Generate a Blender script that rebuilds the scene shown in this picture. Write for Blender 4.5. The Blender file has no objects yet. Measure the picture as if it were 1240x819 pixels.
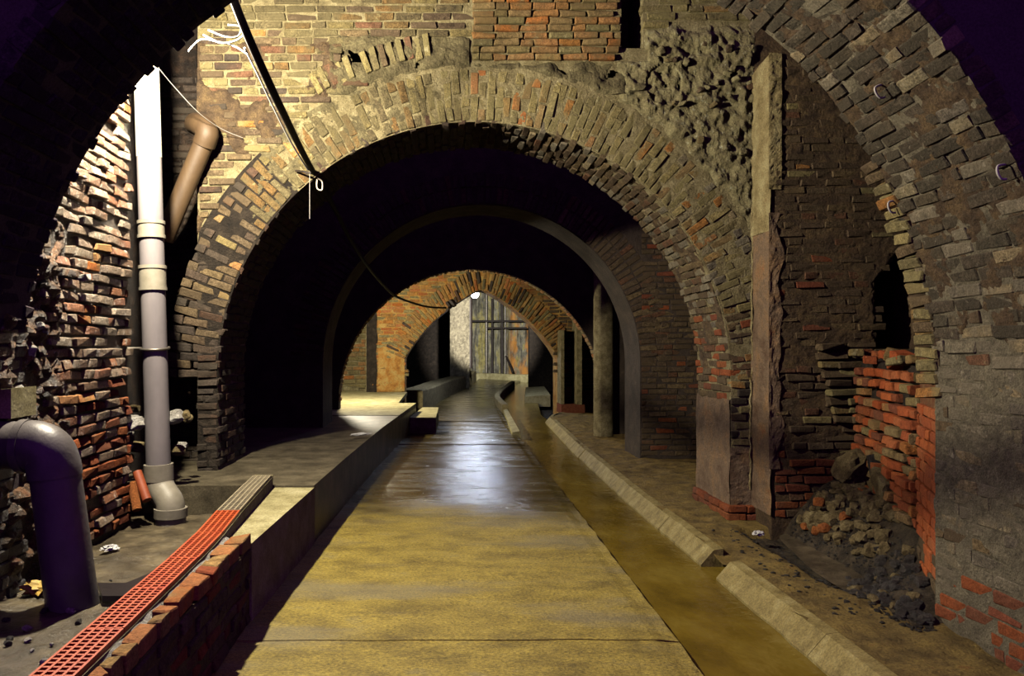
import bpy, bmesh, math, random
import numpy as np
from mathutils import Vector, Matrix, noise

random.seed(7)
R = random.Random(11)
SC = bpy.context.scene
COL = SC.collection

# ------------------------------------------------------------------ camera, world, exposure
FPX, VX, VY, EYE = 930.0, 537.0, 420.0, 1.6        # focal length in px, vanishing point, eye height
cam_d = bpy.data.cameras.new('camera')
cam = bpy.data.objects.new('camera', cam_d)
COL.objects.link(cam)
cam.location = (0, 0, EYE)
cam.rotation_euler = (math.pi / 2, 0, 0)
cam_d.sensor_width = 36.0
cam_d.sensor_fit = 'HORIZONTAL'
cam_d.lens = FPX * 36.0 / 1240.0
cam_d.shift_x = (620 - VX) / 1240.0
cam_d.shift_y = -(409.5 - VY) / 1240.0
cam_d.clip_start = 0.05
SC.camera = cam

world = bpy.data.worlds.new('world')
SC.world = world
world.use_nodes = True
bgn = world.node_tree.nodes['Background']
bgn.inputs[0].default_value = (0.40, 0.10, 0.82, 1)  # added violet ambient that tints the unlit blacks
bgn.inputs[1].default_value = 0.29

SC.view_settings.view_transform = 'Standard'
SC.view_settings.look = 'None'
SC.view_settings.gamma = 1.0
SC.view_settings.use_curve_mapping = False
SC.view_settings.exposure = 0.0
SC.cycles.diffuse_bounces = 0
SC.cycles.sample_clamp_indirect = 3.0

LAMP_MAIN = (-2.05, 5.00, 3.75)
LAMP_MAIN_W = 1050.0
LAMP_MID = (-1.85, 15.2, 2.25)
LAMP_MID_W = 620.0
LAMP_FAR = (0.90, 22.0, 3.10)
LAMP_FAR_W = 10000.0


def add_light(name, kind, loc, watts, color, radius, parent=None, aim=None, cone=None):
    ld = bpy.data.lights.new(name, kind)
    ld.energy = watts
    ld.color = color
    ld.shadow_soft_size = radius
    lo = bpy.data.objects.new(name, ld)
    COL.objects.link(lo)
    lo.location = loc
    if aim is not None:
        lo.rotation_euler = (Vector(aim) - Vector(loc)).to_track_quat('-Z', 'Y').to_euler()
        ld.spot_size = cone
        ld.spot_blend = 0.5
    if parent:
        lo.parent = parent
        lo.matrix_parent_inverse = parent.matrix_basis.inverted()
    return lo


# ------------------------------------------------------------------ projection helpers
def P(px, py, Y):
    return Vector(((px - VX) / FPX * Y, Y, EYE - (py - VY) / FPX * Y))


def PG(px, py, Z=0.0):
    Y = FPX * (EYE - Z) / (py - VY)
    return Vector(((px - VX) / FPX * Y, Y, Z))


def proj(p):
    return VX + FPX * p[0] / max(p[1], .01), VY - FPX * (p[2] - EYE) / max(p[1], .01)


def sm(a, b, x):
    t = max(0., min(1., (x - a) / (b - a)))
    return t * t * (3 - 2 * t)


def nz(x, y, z=0., s=1.):
    return noise.noise(Vector((x * s, y * s, z * s)))


def fbm(x, y, z=0., s=1., o=4):
    return noise.fractal(Vector((x * s, y * s, z * s)), 1.0, 2.0, o)


def interp(pts, t):
    if t <= pts[0][0]:
        return pts[0][1]
    for (a, va), (b, vb) in zip(pts, pts[1:]):
        if t <= b:
            return va + (vb - va) * (t - a) / (b - a)
    return pts[-1][1]


# ------------------------------------------------------------------ materials
def lin(h):
    h = h.lstrip('#')
    o = []
    for i in (0, 2, 4):
        v = int(h[i:i + 2], 16) / 255
        o.append(v / 12.92 if v <= .04045 else ((v + .055) / 1.055) ** 2.4)
    return (*o, 1)


class NT:
    def __init__(s, name):
        s.m = bpy.data.materials.new(name)
        s.m.use_nodes = True
        s.t = s.m.node_tree
        s.b = s.t.nodes['Principled BSDF']
        s.pos = s.n('ShaderNodeNewGeometry').outputs['Position']

    def n(s, typ, **kw):
        nd = s.t.nodes.new(typ)
        for k, v in kw.items():
            setattr(nd, k, v)
        return nd

    def l(s, a, b):
        s.t.links.new(a, b)

    def put(s, inp, v):
        if hasattr(v, 'is_output'):
            s.l(v, inp)
        else:
            inp.default_value = v

    def noise(s, scale, detail=5, rough=.55, stretch=None, offset=0):
        nd = s.n('ShaderNodeTexNoise')
        nd.inputs['Scale'].default_value = scale
        nd.inputs['Detail'].default_value = detail
        nd.inputs['Roughness'].default_value = rough
        mp = s.n('ShaderNodeMapping')
        mp.inputs['Scale'].default_value = stretch or (1, 1, 1)
        mp.inputs['Location'].default_value = (offset, offset * .7, offset * 1.3)
        s.l(s.pos, mp.inputs['Vector'])
        s.l(mp.outputs[0], nd.inputs['Vector'])
        return nd.outputs['Fac']

    def ramp(s, fac, stops, interp='LINEAR'):
        nd = s.n('ShaderNodeValToRGB')
        cr = nd.color_ramp
        cr.interpolation = interp
        while len(cr.elements) < len(stops):
            cr.elements.new(.5)
        for e, (p, c) in zip(cr.elements, stops):
            e.position = p
            e.color = c if len(c) == 4 else (*c, 1)
        s.put(nd.inputs[0], fac)
        return nd.outputs[0]

    def band(s, fac, a, b):
        nd = s.n('ShaderNodeMapRange')
        nd.interpolation_type = 'SMOOTHSTEP'
        nd.inputs[1].default_value = a
        nd.inputs[2].default_value = b
        s.l(fac, nd.inputs[0])
        return nd.outputs[0]

    def math(s, op, a, b=0.):
        nd = s.n('ShaderNodeMath', operation=op)
        s.put(nd.inputs[0], a)
        s.put(nd.inputs[1], b)
        return nd.outputs[0]

    def mix(s, fac, a, b, mode='MIX'):
        nd = s.n('ShaderNodeMix', data_type='RGBA', blend_type=mode)
        s.put(nd.inputs[0], fac)
        s.put(nd.inputs[6], a)
        s.put(nd.inputs[7], b)
        return nd.outputs[2]

    def bump(s, h, strength, dist):
        nd = s.n('ShaderNodeBump')
        nd.inputs['Strength'].default_value = strength
        nd.inputs['Distance'].default_value = dist
        s.l(h, nd.inputs['Height'])
        s.l(nd.outputs[0], s.b.inputs['Normal'])

    def fin(s, col, rough, spec=.5):
        s.put(s.b.inputs['Base Color'], col)
        s.put(s.b.inputs['Roughness'], rough)
        s.b.inputs['Specular IOR Level'].default_value = spec
        return s.m


def brick_mat(name, palette, grime, g_amt=(.45, .62), salt=None, salt_rng=(.62, .70), rough=.85, bump=.7, spec=.3, mott=.75):
    n = NT(name)
    oi = n.n('ShaderNodeObjectInfo').outputs['Random']
    isl = n.n('ShaderNodeNewGeometry').outputs['Random Per Island']
    r = n.math('FRACT', n.math('ADD', oi, n.math('MULTIPLY', isl, 3.7)))
    k = len(palette)
    c = n.ramp(r, [(i / k, lin(h)) for i, h in enumerate(palette)], 'CONSTANT')
    m = n.noise(22, 6, .65)
    c = n.mix(mott, c, n.ramp(m, [(.3, (.3, .3, .3)), (.7, (1.4, 1.4, 1.4))]), 'MULTIPLY')
    c = n.mix(mott, c, n.ramp(n.noise(85, 4, .7, offset=7), [(.34, (.35, .35, .35)), (.66, (1.5, 1.5, 1.5))]), 'MULTIPLY')
    c = n.mix(n.math('MULTIPLY', n.band(n.noise(3.1, 6, .6, offset=3), *g_amt), .8), c, lin(grime))
    if salt:
        c = n.mix(n.math('MULTIPLY', n.band(n.noise(16, 8, .7, offset=9), *salt_rng), .8), c, lin(salt))
    n.bump(n.noise(55, 7, .7, offset=5), bump, .02)
    return n.fin(c, rough, spec)


def rock_mat(name, stops, scale=7, rough=.85, bump=1., spec=.3, salt=None, salt_rng=(.6, .68), dist=.03, stretch=None):
    n = NT(name)
    c = n.ramp(n.noise(scale, 8, .65, stretch), [(p, lin(h)) for p, h in stops])
    if salt:
        c = n.mix(n.band(n.noise(scale * 2.3, 8, .7, offset=4), *salt_rng), c, lin(salt))
    c = n.mix(.6, c, n.ramp(n.noise(80, 4, .7, offset=7), [(.34, (.4, .4, .4)), (.66, (1.5, 1.5, 1.5))]), 'MULTIPLY')
    n.bump(n.noise(scale * 5, 8, .7, stretch, offset=2), bump, dist)
    return n.fin(c, rough, spec)


def plain_mat(name, a, b=None, scale=12, rough=.5, metal=0., bump=.15, spec=.5, stretch=None):
    n = NT(name)
    c = n.ramp(n.noise(scale, 6, .6, stretch), [(.3, lin(a)), (.7, lin(b or a))])
    n.bump(n.noise(scale * 5, 5, .6), bump, .01)
    n.b.inputs['Metallic'].default_value = metal
    return n.fin(c, rough, spec)


M = {}
# arch faces: khaki grime, orange brick showing through, pale lime joints
M['brick_khaki'] = brick_mat('brick_khaki', ['#8f8258', '#857850', '#9c8c5c', '#7a6e4c', '#9a7c4c', '#8a7e54', '#978858', '#80734e', '#928458', '#a8743c'],
                             '#857a52', salt='#beb48c', salt_rng=(.58, .70), bump=.9)
M['brick_infill'] = brick_mat('brick_infill', ['#a5784a', '#98744a', '#8f7850', '#b27038', '#947a52', '#a87a48', '#88784e'], '#7d6a45', salt='#b8a880', salt_rng=(.6, .7))
M['brick_brown'] = brick_mat('brick_brown', ['#6c5c46', '#665644', '#705f48', '#5f5040', '#745440', '#6b5c48', '#7a684c'], '#5c4e3c', salt='#8f8262', salt_rng=(.62, .74), spec=.1)
M['brick_grey'] = brick_mat('brick_grey', ['#847a64', '#8c806a', '#7c7260', '#948768', '#887e68', '#9a8866', '#766c5c'], '#7a705c', salt='#b4aa92', salt_rng=(.58, .70), bump=1.)
M['brick_red'] = brick_mat('brick_red', ['#8c5036', '#965434', '#824c38', '#925838', '#7c4e3a'], '#7a5a44', g_amt=(.55, .72), salt='#a89878', salt_rng=(.66, .76), mott=.45, spec=.1)
M['brick_orange'] = brick_mat('brick_orange', ['#b0582e', '#a85228', '#b66032', '#a0522e', '#ae6238'], '#96603f', g_amt=(.55, .72), mott=.45)
M['brick_wet'] = brick_mat('brick_wet', ['#9a8470', '#a48c74', '#907c66', '#96644a', '#a46c4a', '#9c8c78', '#8a6c54', '#a89682'], '#8a5c40', g_amt=(.52, .70),
                           salt='#d8cdbc', salt_rng=(.55, .66), rough=.42, bump=1.1, spec=.5)
M['brick_dark'] = brick_mat('brick_dark', ['#4c4138', '#54463a', '#443b34', '#5c4536', '#4e4338'], '#3c352c', salt='#6c604c', salt_rng=(.64, .75))
M['brick_wet_dark'] = brick_mat('brick_wet_dark', ['#4a4444', '#5c4c42', '#504a48', '#6a4436', '#3e3a3a'], '#3a3634', salt='#9aa0a8', salt_rng=(.58, .68), rough=.35, bump=1.2, spec=.6)
M['brick_rust'] = brick_mat('brick_rust', ['#b07040', '#a86636', '#b87a48', '#b4682e', '#a4744a'], '#94764a', mott=.5, salt='#b8a880')
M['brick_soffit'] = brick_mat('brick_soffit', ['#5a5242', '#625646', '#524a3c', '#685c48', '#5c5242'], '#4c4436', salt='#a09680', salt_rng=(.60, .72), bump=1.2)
M['brick_umber'] = brick_mat('brick_umber', ['#786c4a', '#6e6244', '#7e7048', '#665a40', '#7c643e', '#726648', '#80623a'], '#665c40', salt='#a0966c', salt_rng=(.60, .70), bump=.9, mott=.85)  # darker copy of the khaki bricks, offsets the close lamp's glare
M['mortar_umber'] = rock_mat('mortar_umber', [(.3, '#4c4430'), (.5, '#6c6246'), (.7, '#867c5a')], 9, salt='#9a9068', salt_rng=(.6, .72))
M['brick_shaded'] = brick_mat('brick_shaded', ['#4a4046', '#50444a', '#463c42'], '#40383c', rough=.95, spec=.1)  # shade of the near arch's unlit side put into purplish brick colour
M['brick_amber'] = brick_mat('brick_amber', ['#a8804a', '#a07842', '#b08c54', '#b87c3c', '#987648', '#bc8644', '#a4844e'], '#94784a', salt='#c9b184', salt_rng=(.62, .72))
M['mortar_khaki'] = rock_mat('mortar_khaki', [(.3, '#6a5e42'), (.5, '#928560'), (.7, '#b5a880')], 9, salt='#c2b890', salt_rng=(.6, .72))
M['mortar_brown'] = rock_mat('mortar_brown', [(.3, '#3a2e24'), (.5, '#5e4c38'), (.7, '#7a6444')], 9)
M['mortar_grey'] = rock_mat('mortar_grey', [(.3, '#5c5444'), (.5, '#7c735e'), (.7, '#968c72')], 10)
M['mortar_red'] = rock_mat('mortar_red', [(.3, '#7a3a24'), (.6, '#8f6a48'), (.75, '#a08a64')], 12)
M['mortar_dark'] = rock_mat('mortar_dark', [(.3, '#1c1814'), (.55, '#342c24'), (.75, '#4c4236')], 9)
M['mortar_amber'] = rock_mat('mortar_amber', [(.3, '#8a5a2c'), (.45, '#b88440'), (.6, '#c4a460'), (.75, '#b0682c')], 5, salt='#d4c49a', salt_rng=(.62, .75))
M['mortar_wet'] = rock_mat('mortar_wet', [(.3, '#120e0c'), (.5, '#2a2018'), (.75, '#5a4636')], 12, rough=.4, spec=.6)
M['rough_core'] = rock_mat('rough_core', [(.25, '#5c5440'), (.45, '#8a7f5c'), (.62, '#a0966e'), (.75, '#b4ae88')], 8, bump=1.0, salt='#c8c4a4', salt_rng=(.56, .7))
M['plaster'] = rock_mat('plaster', [(.3, '#7a6a44'), (.5, '#a8976a'), (.7, '#c4b888')], 6, salt='#8f5a3a', salt_rng=(.66, .74))
M['plaster_lower'] = rock_mat('plaster_lower', [(.3, '#5c4434'), (.5, '#86705a'), (.62, '#9a7a58'), (.75, '#a8542f')], 4)
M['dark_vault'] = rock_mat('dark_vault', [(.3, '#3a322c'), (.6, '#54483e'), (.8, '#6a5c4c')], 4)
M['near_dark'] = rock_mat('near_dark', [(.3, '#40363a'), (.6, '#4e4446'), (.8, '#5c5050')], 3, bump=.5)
M['stone_tan'] = rock_mat('stone_tan', [(.3, '#5a4c34'), (.5, '#85744e'), (.7, '#a3946a')], 11, bump=1.1)
M['stone_dark'] = rock_mat('stone_dark', [(.3, '#1e1a1a'), (.55, '#38322e'), (.75, '#5c544c')], 11, rough=.4, spec=.6)
M['stone_orange'] = rock_mat('stone_orange', [(.3, '#8a4a26'), (.6, '#b06a34'), (.8, '#c08a50')], 11)
M['soil'] = rock_mat('soil', [(.3, '#5a4826'), (.5, '#8a7440'), (.62, '#a08848'), (.78, '#a86c3c')], 6, rough=.7, bump=1.2)
M['rubble_soil'] = rock_mat('rubble_soil', [(.3, '#241e18'), (.5, '#4a4032'), (.7, '#6e604a')], 9, rough=.6, bump=1.3)
M['soil_dark'] = rock_mat('soil_dark', [(.3, '#14100e'), (.55, '#2a241e'), (.8, '#4c4232')], 8, rough=.45, bump=1.2, spec=.6)
M['lime_white'] = rock_mat('lime_white', [(.3, '#8f887c'), (.5, '#c2bcb0'), (.7, '#dcd8d0')], 14, rough=.4, spec=.6)
M['eroded'] = rock_mat('eroded', [(.3, '#2c241e'), (.5, '#6a5240'), (.6, '#a88060'), (.75, '#8f5030')], 11, rough=.4, bump=1.5, spec=.6, salt='#d8d0c4', salt_rng=(.58, .66))


def concrete_road():
    n = NT('road_concrete')
    sx = (.8, 1.3, 1)
    c = n.ramp(n.noise(3.2, 8, .68, sx), [(.3, lin('#6a5a24')), (.45, lin('#8a7832')), (.58, lin('#a08c3c')), (.72, lin('#8a7e50'))])
    c = n.mix(.75, c, n.ramp(n.noise(70, 4, .75, (.7, 1.2, 1), offset=7), [(.36, (.3, .3, .3)), (.64, (1.7, 1.7, 1.7))]), 'MULTIPLY')
    c = n.mix(n.band(n.noise(38, 6, .7, offset=4), .60, .72), c, lin('#c4a850'))
    c = n.mix(n.band(n.noise(24, 6, .8, offset=8), .62, .68), c, lin('#2e2410'))
    c = n.mix(n.math('MULTIPLY', n.band(n.noise(6, 6, .8, (.25, 1.6, 1), offset=15), .54, .66), .35), c, lin('#584a24'))
    c = n.mix(n.math('MULTIPLY', n.band(n.noise(1.1, 5, .6, (.5, 1.6, 1), offset=2), .5, .68), .55), c, lin('#7c7560'))
    # glossy wet floor, also darker in colour, beyond a ragged edge
    sep = n.n('ShaderNodeSeparateXYZ')
    n.l(n.pos, sep.inputs[0])
    w = n.math('ADD', sep.outputs[1], n.math('MULTIPLY', n.math('SUBTRACT', n.noise(1.6, 4, .6, (.5, 1, 1), offset=6), .5), 2.2))
    wet = n.band(w, 7.0, 8.0)
    patch = n.band(n.noise(2.3, 5, .6, (.4, 1.6, 1), offset=12), .42, .6)
    c = n.mix(n.math('MULTIPLY', wet, .8), c, n.mix(patch, lin('#191410'), lin('#3c331f')))
    rr = n.ramp(wet, [(0, (.62,) * 3), (1, (.17,) * 3)])
    rr = n.mix(n.math('MULTIPLY', patch, n.math('MULTIPLY', wet, .5)), rr, (.40, .40, .40, 1))
    hh = n.math('ADD', n.noise(9, 8, .65, sx, offset=2), n.math('MULTIPLY', n.noise(60, 5, .7), .5))
    n.bump(n.math('MULTIPLY', hh, n.math('SUBTRACT', 1.0, n.math('MULTIPLY', wet, .72))), .8, .02)
    m = n.fin(c, rr, .5)
    return m


M['road'] = concrete_road()
M['concrete_pale'] = rock_mat('concrete_pale', [(.3, '#7a704c'), (.5, '#a39a70'), (.7, '#bdb48c')], 5, rough=.7, bump=.5, dist=.01, spec=.1)
M['concrete_shaded'] = rock_mat('concrete_shaded', [(.3, '#3e382c'), (.5, '#5e5644'), (.7, '#7a705a')], 4, rough=.5, bump=.5, dist=.01)
M['kerb'] = rock_mat('kerb_concrete', [(.3, '#6a5c34'), (.5, '#93834e'), (.7, '#ada06c')], 7, rough=.65, bump=.7, dist=.015)
M['basin'] = rock_mat('basin_floor', [(.3, '#2c261c'), (.5, '#5e5442'), (.7, '#8a7c60')], 4, rough=.28, bump=.8, spec=.6, dist=.02)
M['plastic_orange'] = plain_mat('plastic_orange', '#c4441c', '#d8622e', 10, .5)
M['plastic_grey'] = plain_mat('plastic_grey', '#8a8068', '#a3967a', 10, .6)
M['pvc_grey'] = plain_mat('pvc_grey', '#767072', '#8e8686', 5, .45, bump=.1, stretch=(1, 1, .3))
M['pvc_white'] = plain_mat('pvc_white', '#e8e4cc', '#f2efdc', 5, .4, bump=.05)
M['pvc_cream'] = plain_mat('pvc_cream', '#857e6e', '#9c9484', 9, .5)
M['pipe_dark'] = plain_mat('pipe_dark', '#55504f', '#6c6664', 7, .42, bump=.2)
M['pipe_brown'] = plain_mat('pipe_brown', '#4a3826', '#5c4830', 8, .6, stretch=(1, 1, .4))
M['pipe_rust'] = plain_mat('pipe_rust', '#8a3e20', '#a04e2a', 14, .6)
M['rubber'] = plain_mat('rubber', '#0c0a0e', '#141014', 10, .75, spec=.2)
M['wire_white'] = plain_mat('wire_white', '#a8a29a', '#c0bab2', 10, .5)
M['paper_white'] = plain_mat('paper_white', '#d8d6d0', '#eceae6', 10, .6)
M['rag_yellow'] = plain_mat('rag_yellow', '#c8a040', '#e0c070', 10, .6)
M['board_dark'] = plain_mat('board_dark', '#1a1618', '#2a2426', 10, .35)
M['metal'] = plain_mat('metal', '#6a645c', '#807a70', 20, .4, metal=.7)
M['iron_dark'] = plain_mat('iron_dark', '#241e1c', '#3a302a', 20, .55, metal=.3)


def water_mat():
    n = NT('muddy_water')
    c = n.ramp(n.noise(2.2, 5, .6, (1, .6, 1)), [(.3, lin('#5c4a16')), (.5, lin('#7a6420')), (.7, lin('#907c34'))])
    n.bump(n.math('ADD', n.noise(5, 4, .5, (1, .5, 1)), n.math('MULTIPLY', n.noise(16, 3, .5), .4)), .35, .03)
    return n.fin(c, .16, .5)


M['water'] = water_mat()


def end_wall_mat():
    n = NT('stained_concrete')
    st = (3.0, 3.0, .35)
    c = n.ramp(n.noise(1.1, 7, .7, st), [(.3, lin('#24221e')), (.42, lin('#5c584c')), (.5, lin('#8a8674')), (.58, lin('#a89c5c')), (.68, lin('#6c6858'))])
    c = n.mix(.7, c, n.ramp(n.noise(4, 6, .7, offset=5), [(.35, (.35, .35, .35)), (.65, (1.5, 1.5, 1.5))]), 'MULTIPLY')
    sep = n.n('ShaderNodeSeparateXYZ')
    n.l(n.pos, sep.inputs[0])
    org = n.math('MULTIPLY', n.band(sep.outputs[0], 3.2, 3.7), n.band(n.noise(1.3, 5, .6, (1, 1, .5), offset=3), .40, .55))
    c = n.mix(org, c, lin('#c88a40'))
    n.bump(n.noise(9, 7, .65), .8, .05)
    return n.fin(c, .7, .3)


M['end_wall'] = end_wall_mat()


def emit_mat(name, col, s):
    n = NT(name)
    n.b.inputs['Emission Color'].default_value = (*col, 1)
    n.b.inputs['Emission Strength'].default_value = s
    return n.fin((1, 1, 1, 1), .3)


M['bulb_warm'] = emit_mat('bulb_warm', (1, .93, .78), 60)
M['bulb_cold'] = emit_mat('bulb_cold', (.72, .80, 1.0), 500)


# ------------------------------------------------------------------ mesh helpers
class MB:
    def __init__(s):
        s.v, s.f = [], []

    def quad(s, *ps):
        k = len(s.v)
        s.v += [tuple(p) for p in ps]
        s.f.append(tuple(range(k, k + len(ps))))

    def box(s, lo, hi):
        (a, b, c), (d, e, g) = lo, hi
        s.hexa([(a, b, c), (d, b, c), (d, e, c), (a, e, c), (a, b, g), (d, b, g), (d, e, g), (a, e, g)])

    def hexa(s, p):
        k = len(s.v)
        s.v += [tuple(q) for q in p]
        for q in ((0, 3, 2, 1), (4, 5, 6, 7), (0, 1, 5, 4), (1, 2, 6, 5), (2, 3, 7, 6), (3, 0, 4, 7)):
            s.f.append(tuple(k + i for i in q))

    def grid(s, fn, nu, nv):
        k = len(s.v)
        for j in range(nv + 1):
            for i in range(nu + 1):
                s.v.append(tuple(fn(i / nu, j / nv)))
        w = nu + 1
        for j in range(nv):
            for i in range(nu):
                a = k + j * w + i
                s.f.append((a, a + 1, a + w + 1, a + w))

    def drop(s, test):
        s.f = [f for f in s.f if not all(test(s.v[i]) for i in f)]

    def tube(s, pts, rad, seg=12, caps=True):
        pts = [Vector(p) for p in pts]
        rads = rad if isinstance(rad, (list, tuple)) else [rad] * len(pts)
        k = len(s.v)
        up = None
        for i, p in enumerate(pts):
            t = (pts[min(i + 1, len(pts) - 1)] - pts[max(i - 1, 0)]).normalized()
            if up is None:
                up = t.orthogonal().normalized()
            up = (up - t * up.dot(t))
            up = up.normalized() if up.length > 1e-6 else t.orthogonal().normalized()
            sd = t.cross(up)
            for j in range(seg):
                a = 2 * math.pi * j / seg
                s.v.append(tuple(p + (up * math.cos(a) + sd * math.sin(a)) * rads[i]))
        for i in range(len(pts) - 1):
            for j in range(seg):
                a = k + i * seg + j
                b = k + i * seg + (j + 1) % seg
                s.f.append((a, b, b + seg, a + seg))
        if caps:
            s.quad(*[s.v[k + j] for j in reversed(range(seg))])
            e = k + (len(pts) - 1) * seg
            s.quad(*[s.v[e + j] for j in range(seg)])

    def build(s, name, mat, parent=None, smooth=False, clean=False):
        me = bpy.data.meshes.new(name)
        me.from_pydata(s.v, [], s.f)
        if clean:
            bm = bmesh.new()
            bm.from_mesh(me)
            bmesh.ops.remove_doubles(bm, verts=bm.verts, dist=1e-4)
            bmesh.ops.recalc_face_normals(bm, faces=bm.faces)
            bm.to_mesh(me)
            bm.free()
        me.materials.append(M[mat] if isinstance(mat, str) else mat)
        if smooth:
            for p in me.polygons:
                p.use_smooth = len(p.vertices) <= 4
        o = bpy.data.objects.new(name, me)
        COL.objects.link(o)
        if parent:
            o.parent = parent
            o.matrix_parent_inverse = parent.matrix_basis.inverted()
        return o


def tag(o, label, cat, group=None, kind=None):
    o['label'] = label
    o['category'] = cat
    if group:
        o['group'] = group
    if kind:
        o['kind'] = kind
    return o


def struct(o, label, cat):
    return tag(o, label, cat, kind='structure')


def empty(name, loc=(0, 0, 0)):
    o = bpy.data.objects.new(name, None)
    o.location = loc
    o.empty_display_size = .1
    COL.objects.link(o)
    return o


def spline(pts, n=8):
    pts = [Vector(p) for p in pts]
    out = []
    for i in range(len(pts) - 1):
        p0 = pts[max(i - 1, 0)]; p1 = pts[i]; p2 = pts[i + 1]; p3 = pts[min(i + 2, len(pts) - 1)]
        for k in range(n):
            t = k / n
            out.append(.5 * ((2 * p1) + (p2 - p0) * t + (2 * p0 - 5 * p1 + 4 * p2 - p3) * t * t + (3 * p1 - p0 - 3 * p2 + p3) * t ** 3))
    out.append(pts[-1])
    return out


# ---- unit bricks: chamfered, chipped boxes; x length, y height, z outwards
_FACES = None


def unit_brick(seed, wob):
    r = random.Random(seed)
    cx, cy, cz = .02, .07, .06
    v, idx = [], {}
    for sx in (-1, 1):
        for sy in (-1, 1):
            for sz in (-1, 1):
                jx, jy, jz = (r.uniform(-1, 1) * wob for _ in range(3))
                ex = sx * .5 + jx * .35
                ey = sy * .5 + jy
                ez = sz * .5 + (jz if sz > 0 else 0)
                k = r.uniform(.6, 2.2)
                for ax in range(3):
                    p = [ex, ey, ez]
                    if ax != 0: p[0] -= sx * cx * k
                    if ax != 1: p[1] -= sy * cy * k
                    if ax != 2: p[2] -= sz * cz * k
                    p[ax] = (ex, ey, ez)[ax]
                    idx[(sx, sy, sz, ax)] = len(v)
                    v.append(p)
    bm = bmesh.new()
    bv = [bm.verts.new(p) for p in v]
    bmesh.ops.convex_hull(bm, input=bv)
    bmesh.ops.recalc_face_normals(bm, faces=bm.faces)
    bmesh.ops.delete(bm, geom=[q for q in bm.verts if not q.link_faces], context='VERTS')
    bm.verts.index_update()
    vv = np.array([q.co[:] for q in bm.verts])
    ff = [tuple(q.index for q in f.verts) for f in bm.faces]
    bm.free()
    return vv, ff


UB = {'neat': [unit_brick(i, .04) for i in range(6)], 'worn': [unit_brick(50 + i, .10) for i in range(8)]}
_bm_cache = {}


def brick_data(style, var, mat):
    key = (style, var, mat)
    if key not in _bm_cache:
        vv, ff = UB[style][var]
        me = bpy.data.meshes.new('brick_' + mat)
        me.from_pydata(vv.tolist(), [], ff)
        me.materials.append(M[mat])
        _bm_cache[key] = me
    return _bm_cache[key]


class Bricks:
    def __init__(s, parent, style='worn', name='brick'):
        s.parent, s.style, s.name, s.items = parent, style, name, []

    def add(s, c, ax, ay, an, l, h, d, mat, tilt=.0):
        ax, ay, an = Vector(ax).normalized(), Vector(ay).normalized(), Vector(an).normalized()
        if tilt:
            a = R.uniform(-tilt, tilt)
            ax, ay = ax * math.cos(a) + ay * math.sin(a), ay * math.cos(a) - ax * math.sin(a)
            b = R.uniform(-tilt, tilt)
            ax, an = ax * math.cos(b) + an * math.sin(b), an * math.cos(b) - ax * math.sin(b)
        if ax.cross(ay).dot(an) < 0:
            ax = -ax
        s.items.append((Vector(c), ax * l, ay * h, an * d, mat, R.randrange(len(UB[s.style]))))

    def finish(s, limit=300, minpx=0.):
        sc = []
        for it in s.items:
            c, ax, ay, an = it[:4]
            if c.y < .3:
                sc.append(-1); continue
            x, y = proj(c)
            vis = -20 < x < 1260 and -20 < y < 839
            view = (Vector((0, 0, EYE)) - c).normalized()
            k = (FPX / c.y) ** 2
            area = ax.length * ay.length * k * max(0, an.normalized().dot(view)) + .15 * an.length * (ax.length + ay.length) * k
            sc.append(area if vis else area * 1e-3)
        order = sorted(range(len(s.items)), key=lambda i: -sc[i])
        near = [i for i in order[:limit] if sc[i] > minpx]
        ns = set(near)
        for i in near:
            c, ax, ay, an, mat, var = s.items[i]
            o = bpy.data.objects.new(s.name, brick_data(s.style, var, mat))
            COL.objects.link(o)
            o.parent = s.parent
            m = Matrix((ax, ay, an)).transposed().to_4x4()
            m.translation = c
            o.matrix_basis = m
        rest = {}
        for i in range(len(s.items)):
            if i not in ns:
                rest.setdefault(s.items[i][4], []).append(s.items[i])
        if rest:
            mats = list(rest)
            V, F, MI, k = [], [], [], 0
            for mi, mt in enumerate(mats):
                for c, ax, ay, an, _, var in rest[mt]:
                    vv, ff = UB[s.style][var]
                    A = np.array([ax, ay, an])
                    V.append(vv @ A + np.array(c))
                    F += [tuple(k + q for q in f) for f in ff]
                    MI += [mi] * len(ff)
                    k += len(vv)
            me = bpy.data.meshes.new('brick_courses')
            me.from_pydata(np.concatenate(V).tolist(), [], F)
            for mt in mats:
                me.materials.append(M[mt])
            me.polygons.foreach_set('material_index', MI)
            o = bpy.data.objects.new('brick_courses', me)
            COL.objects.link(o)
            o.parent = s.parent
            o['kind'] = 'stuff'


def courses(S, org, u, n, u1, z0, z1, bl=.24, bh=.064, joint=.011, depth=.11, mat='brick_khaki', keep=None, prot=(.004, .014), tilt=.015, lvar=.12, up=(0, 0, 1)):
    """running bond on a plane: org + u*s + up*z; n points out of the wall"""
    org, u, n, up = Vector(org), Vector(u).normalized(), Vector(n).normalized(), Vector(up)
    row, z = 0, z0
    while z + bh <= z1 + 1e-6:
        h = bh * R.uniform(.92, 1.06)
        s = -(.5 if row % 2 else .0) * bl - R.uniform(0, .06)
        while s < u1:
            l = bl * (R.uniform(1 - lvar, 1 + lvar) if R.random() > .22 else .52)
            a, b = max(s, 0), min(s + l, u1)
            if b - a > .05:
                c = org + u * ((a + b) / 2) + up * (z + h / 2)
                if keep is None or keep(c):
                    m = mat(c) if callable(mat) else mat
                    pr = prot(c) if callable(prot) else R.uniform(*prot)
                    S.add(c + n * (pr - depth / 2), u, up, n, b - a, h, depth, m, tilt)
            s += l + joint
        z += bh + joint
        row += 1


# ---- stones
_stone_cache = {}


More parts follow.
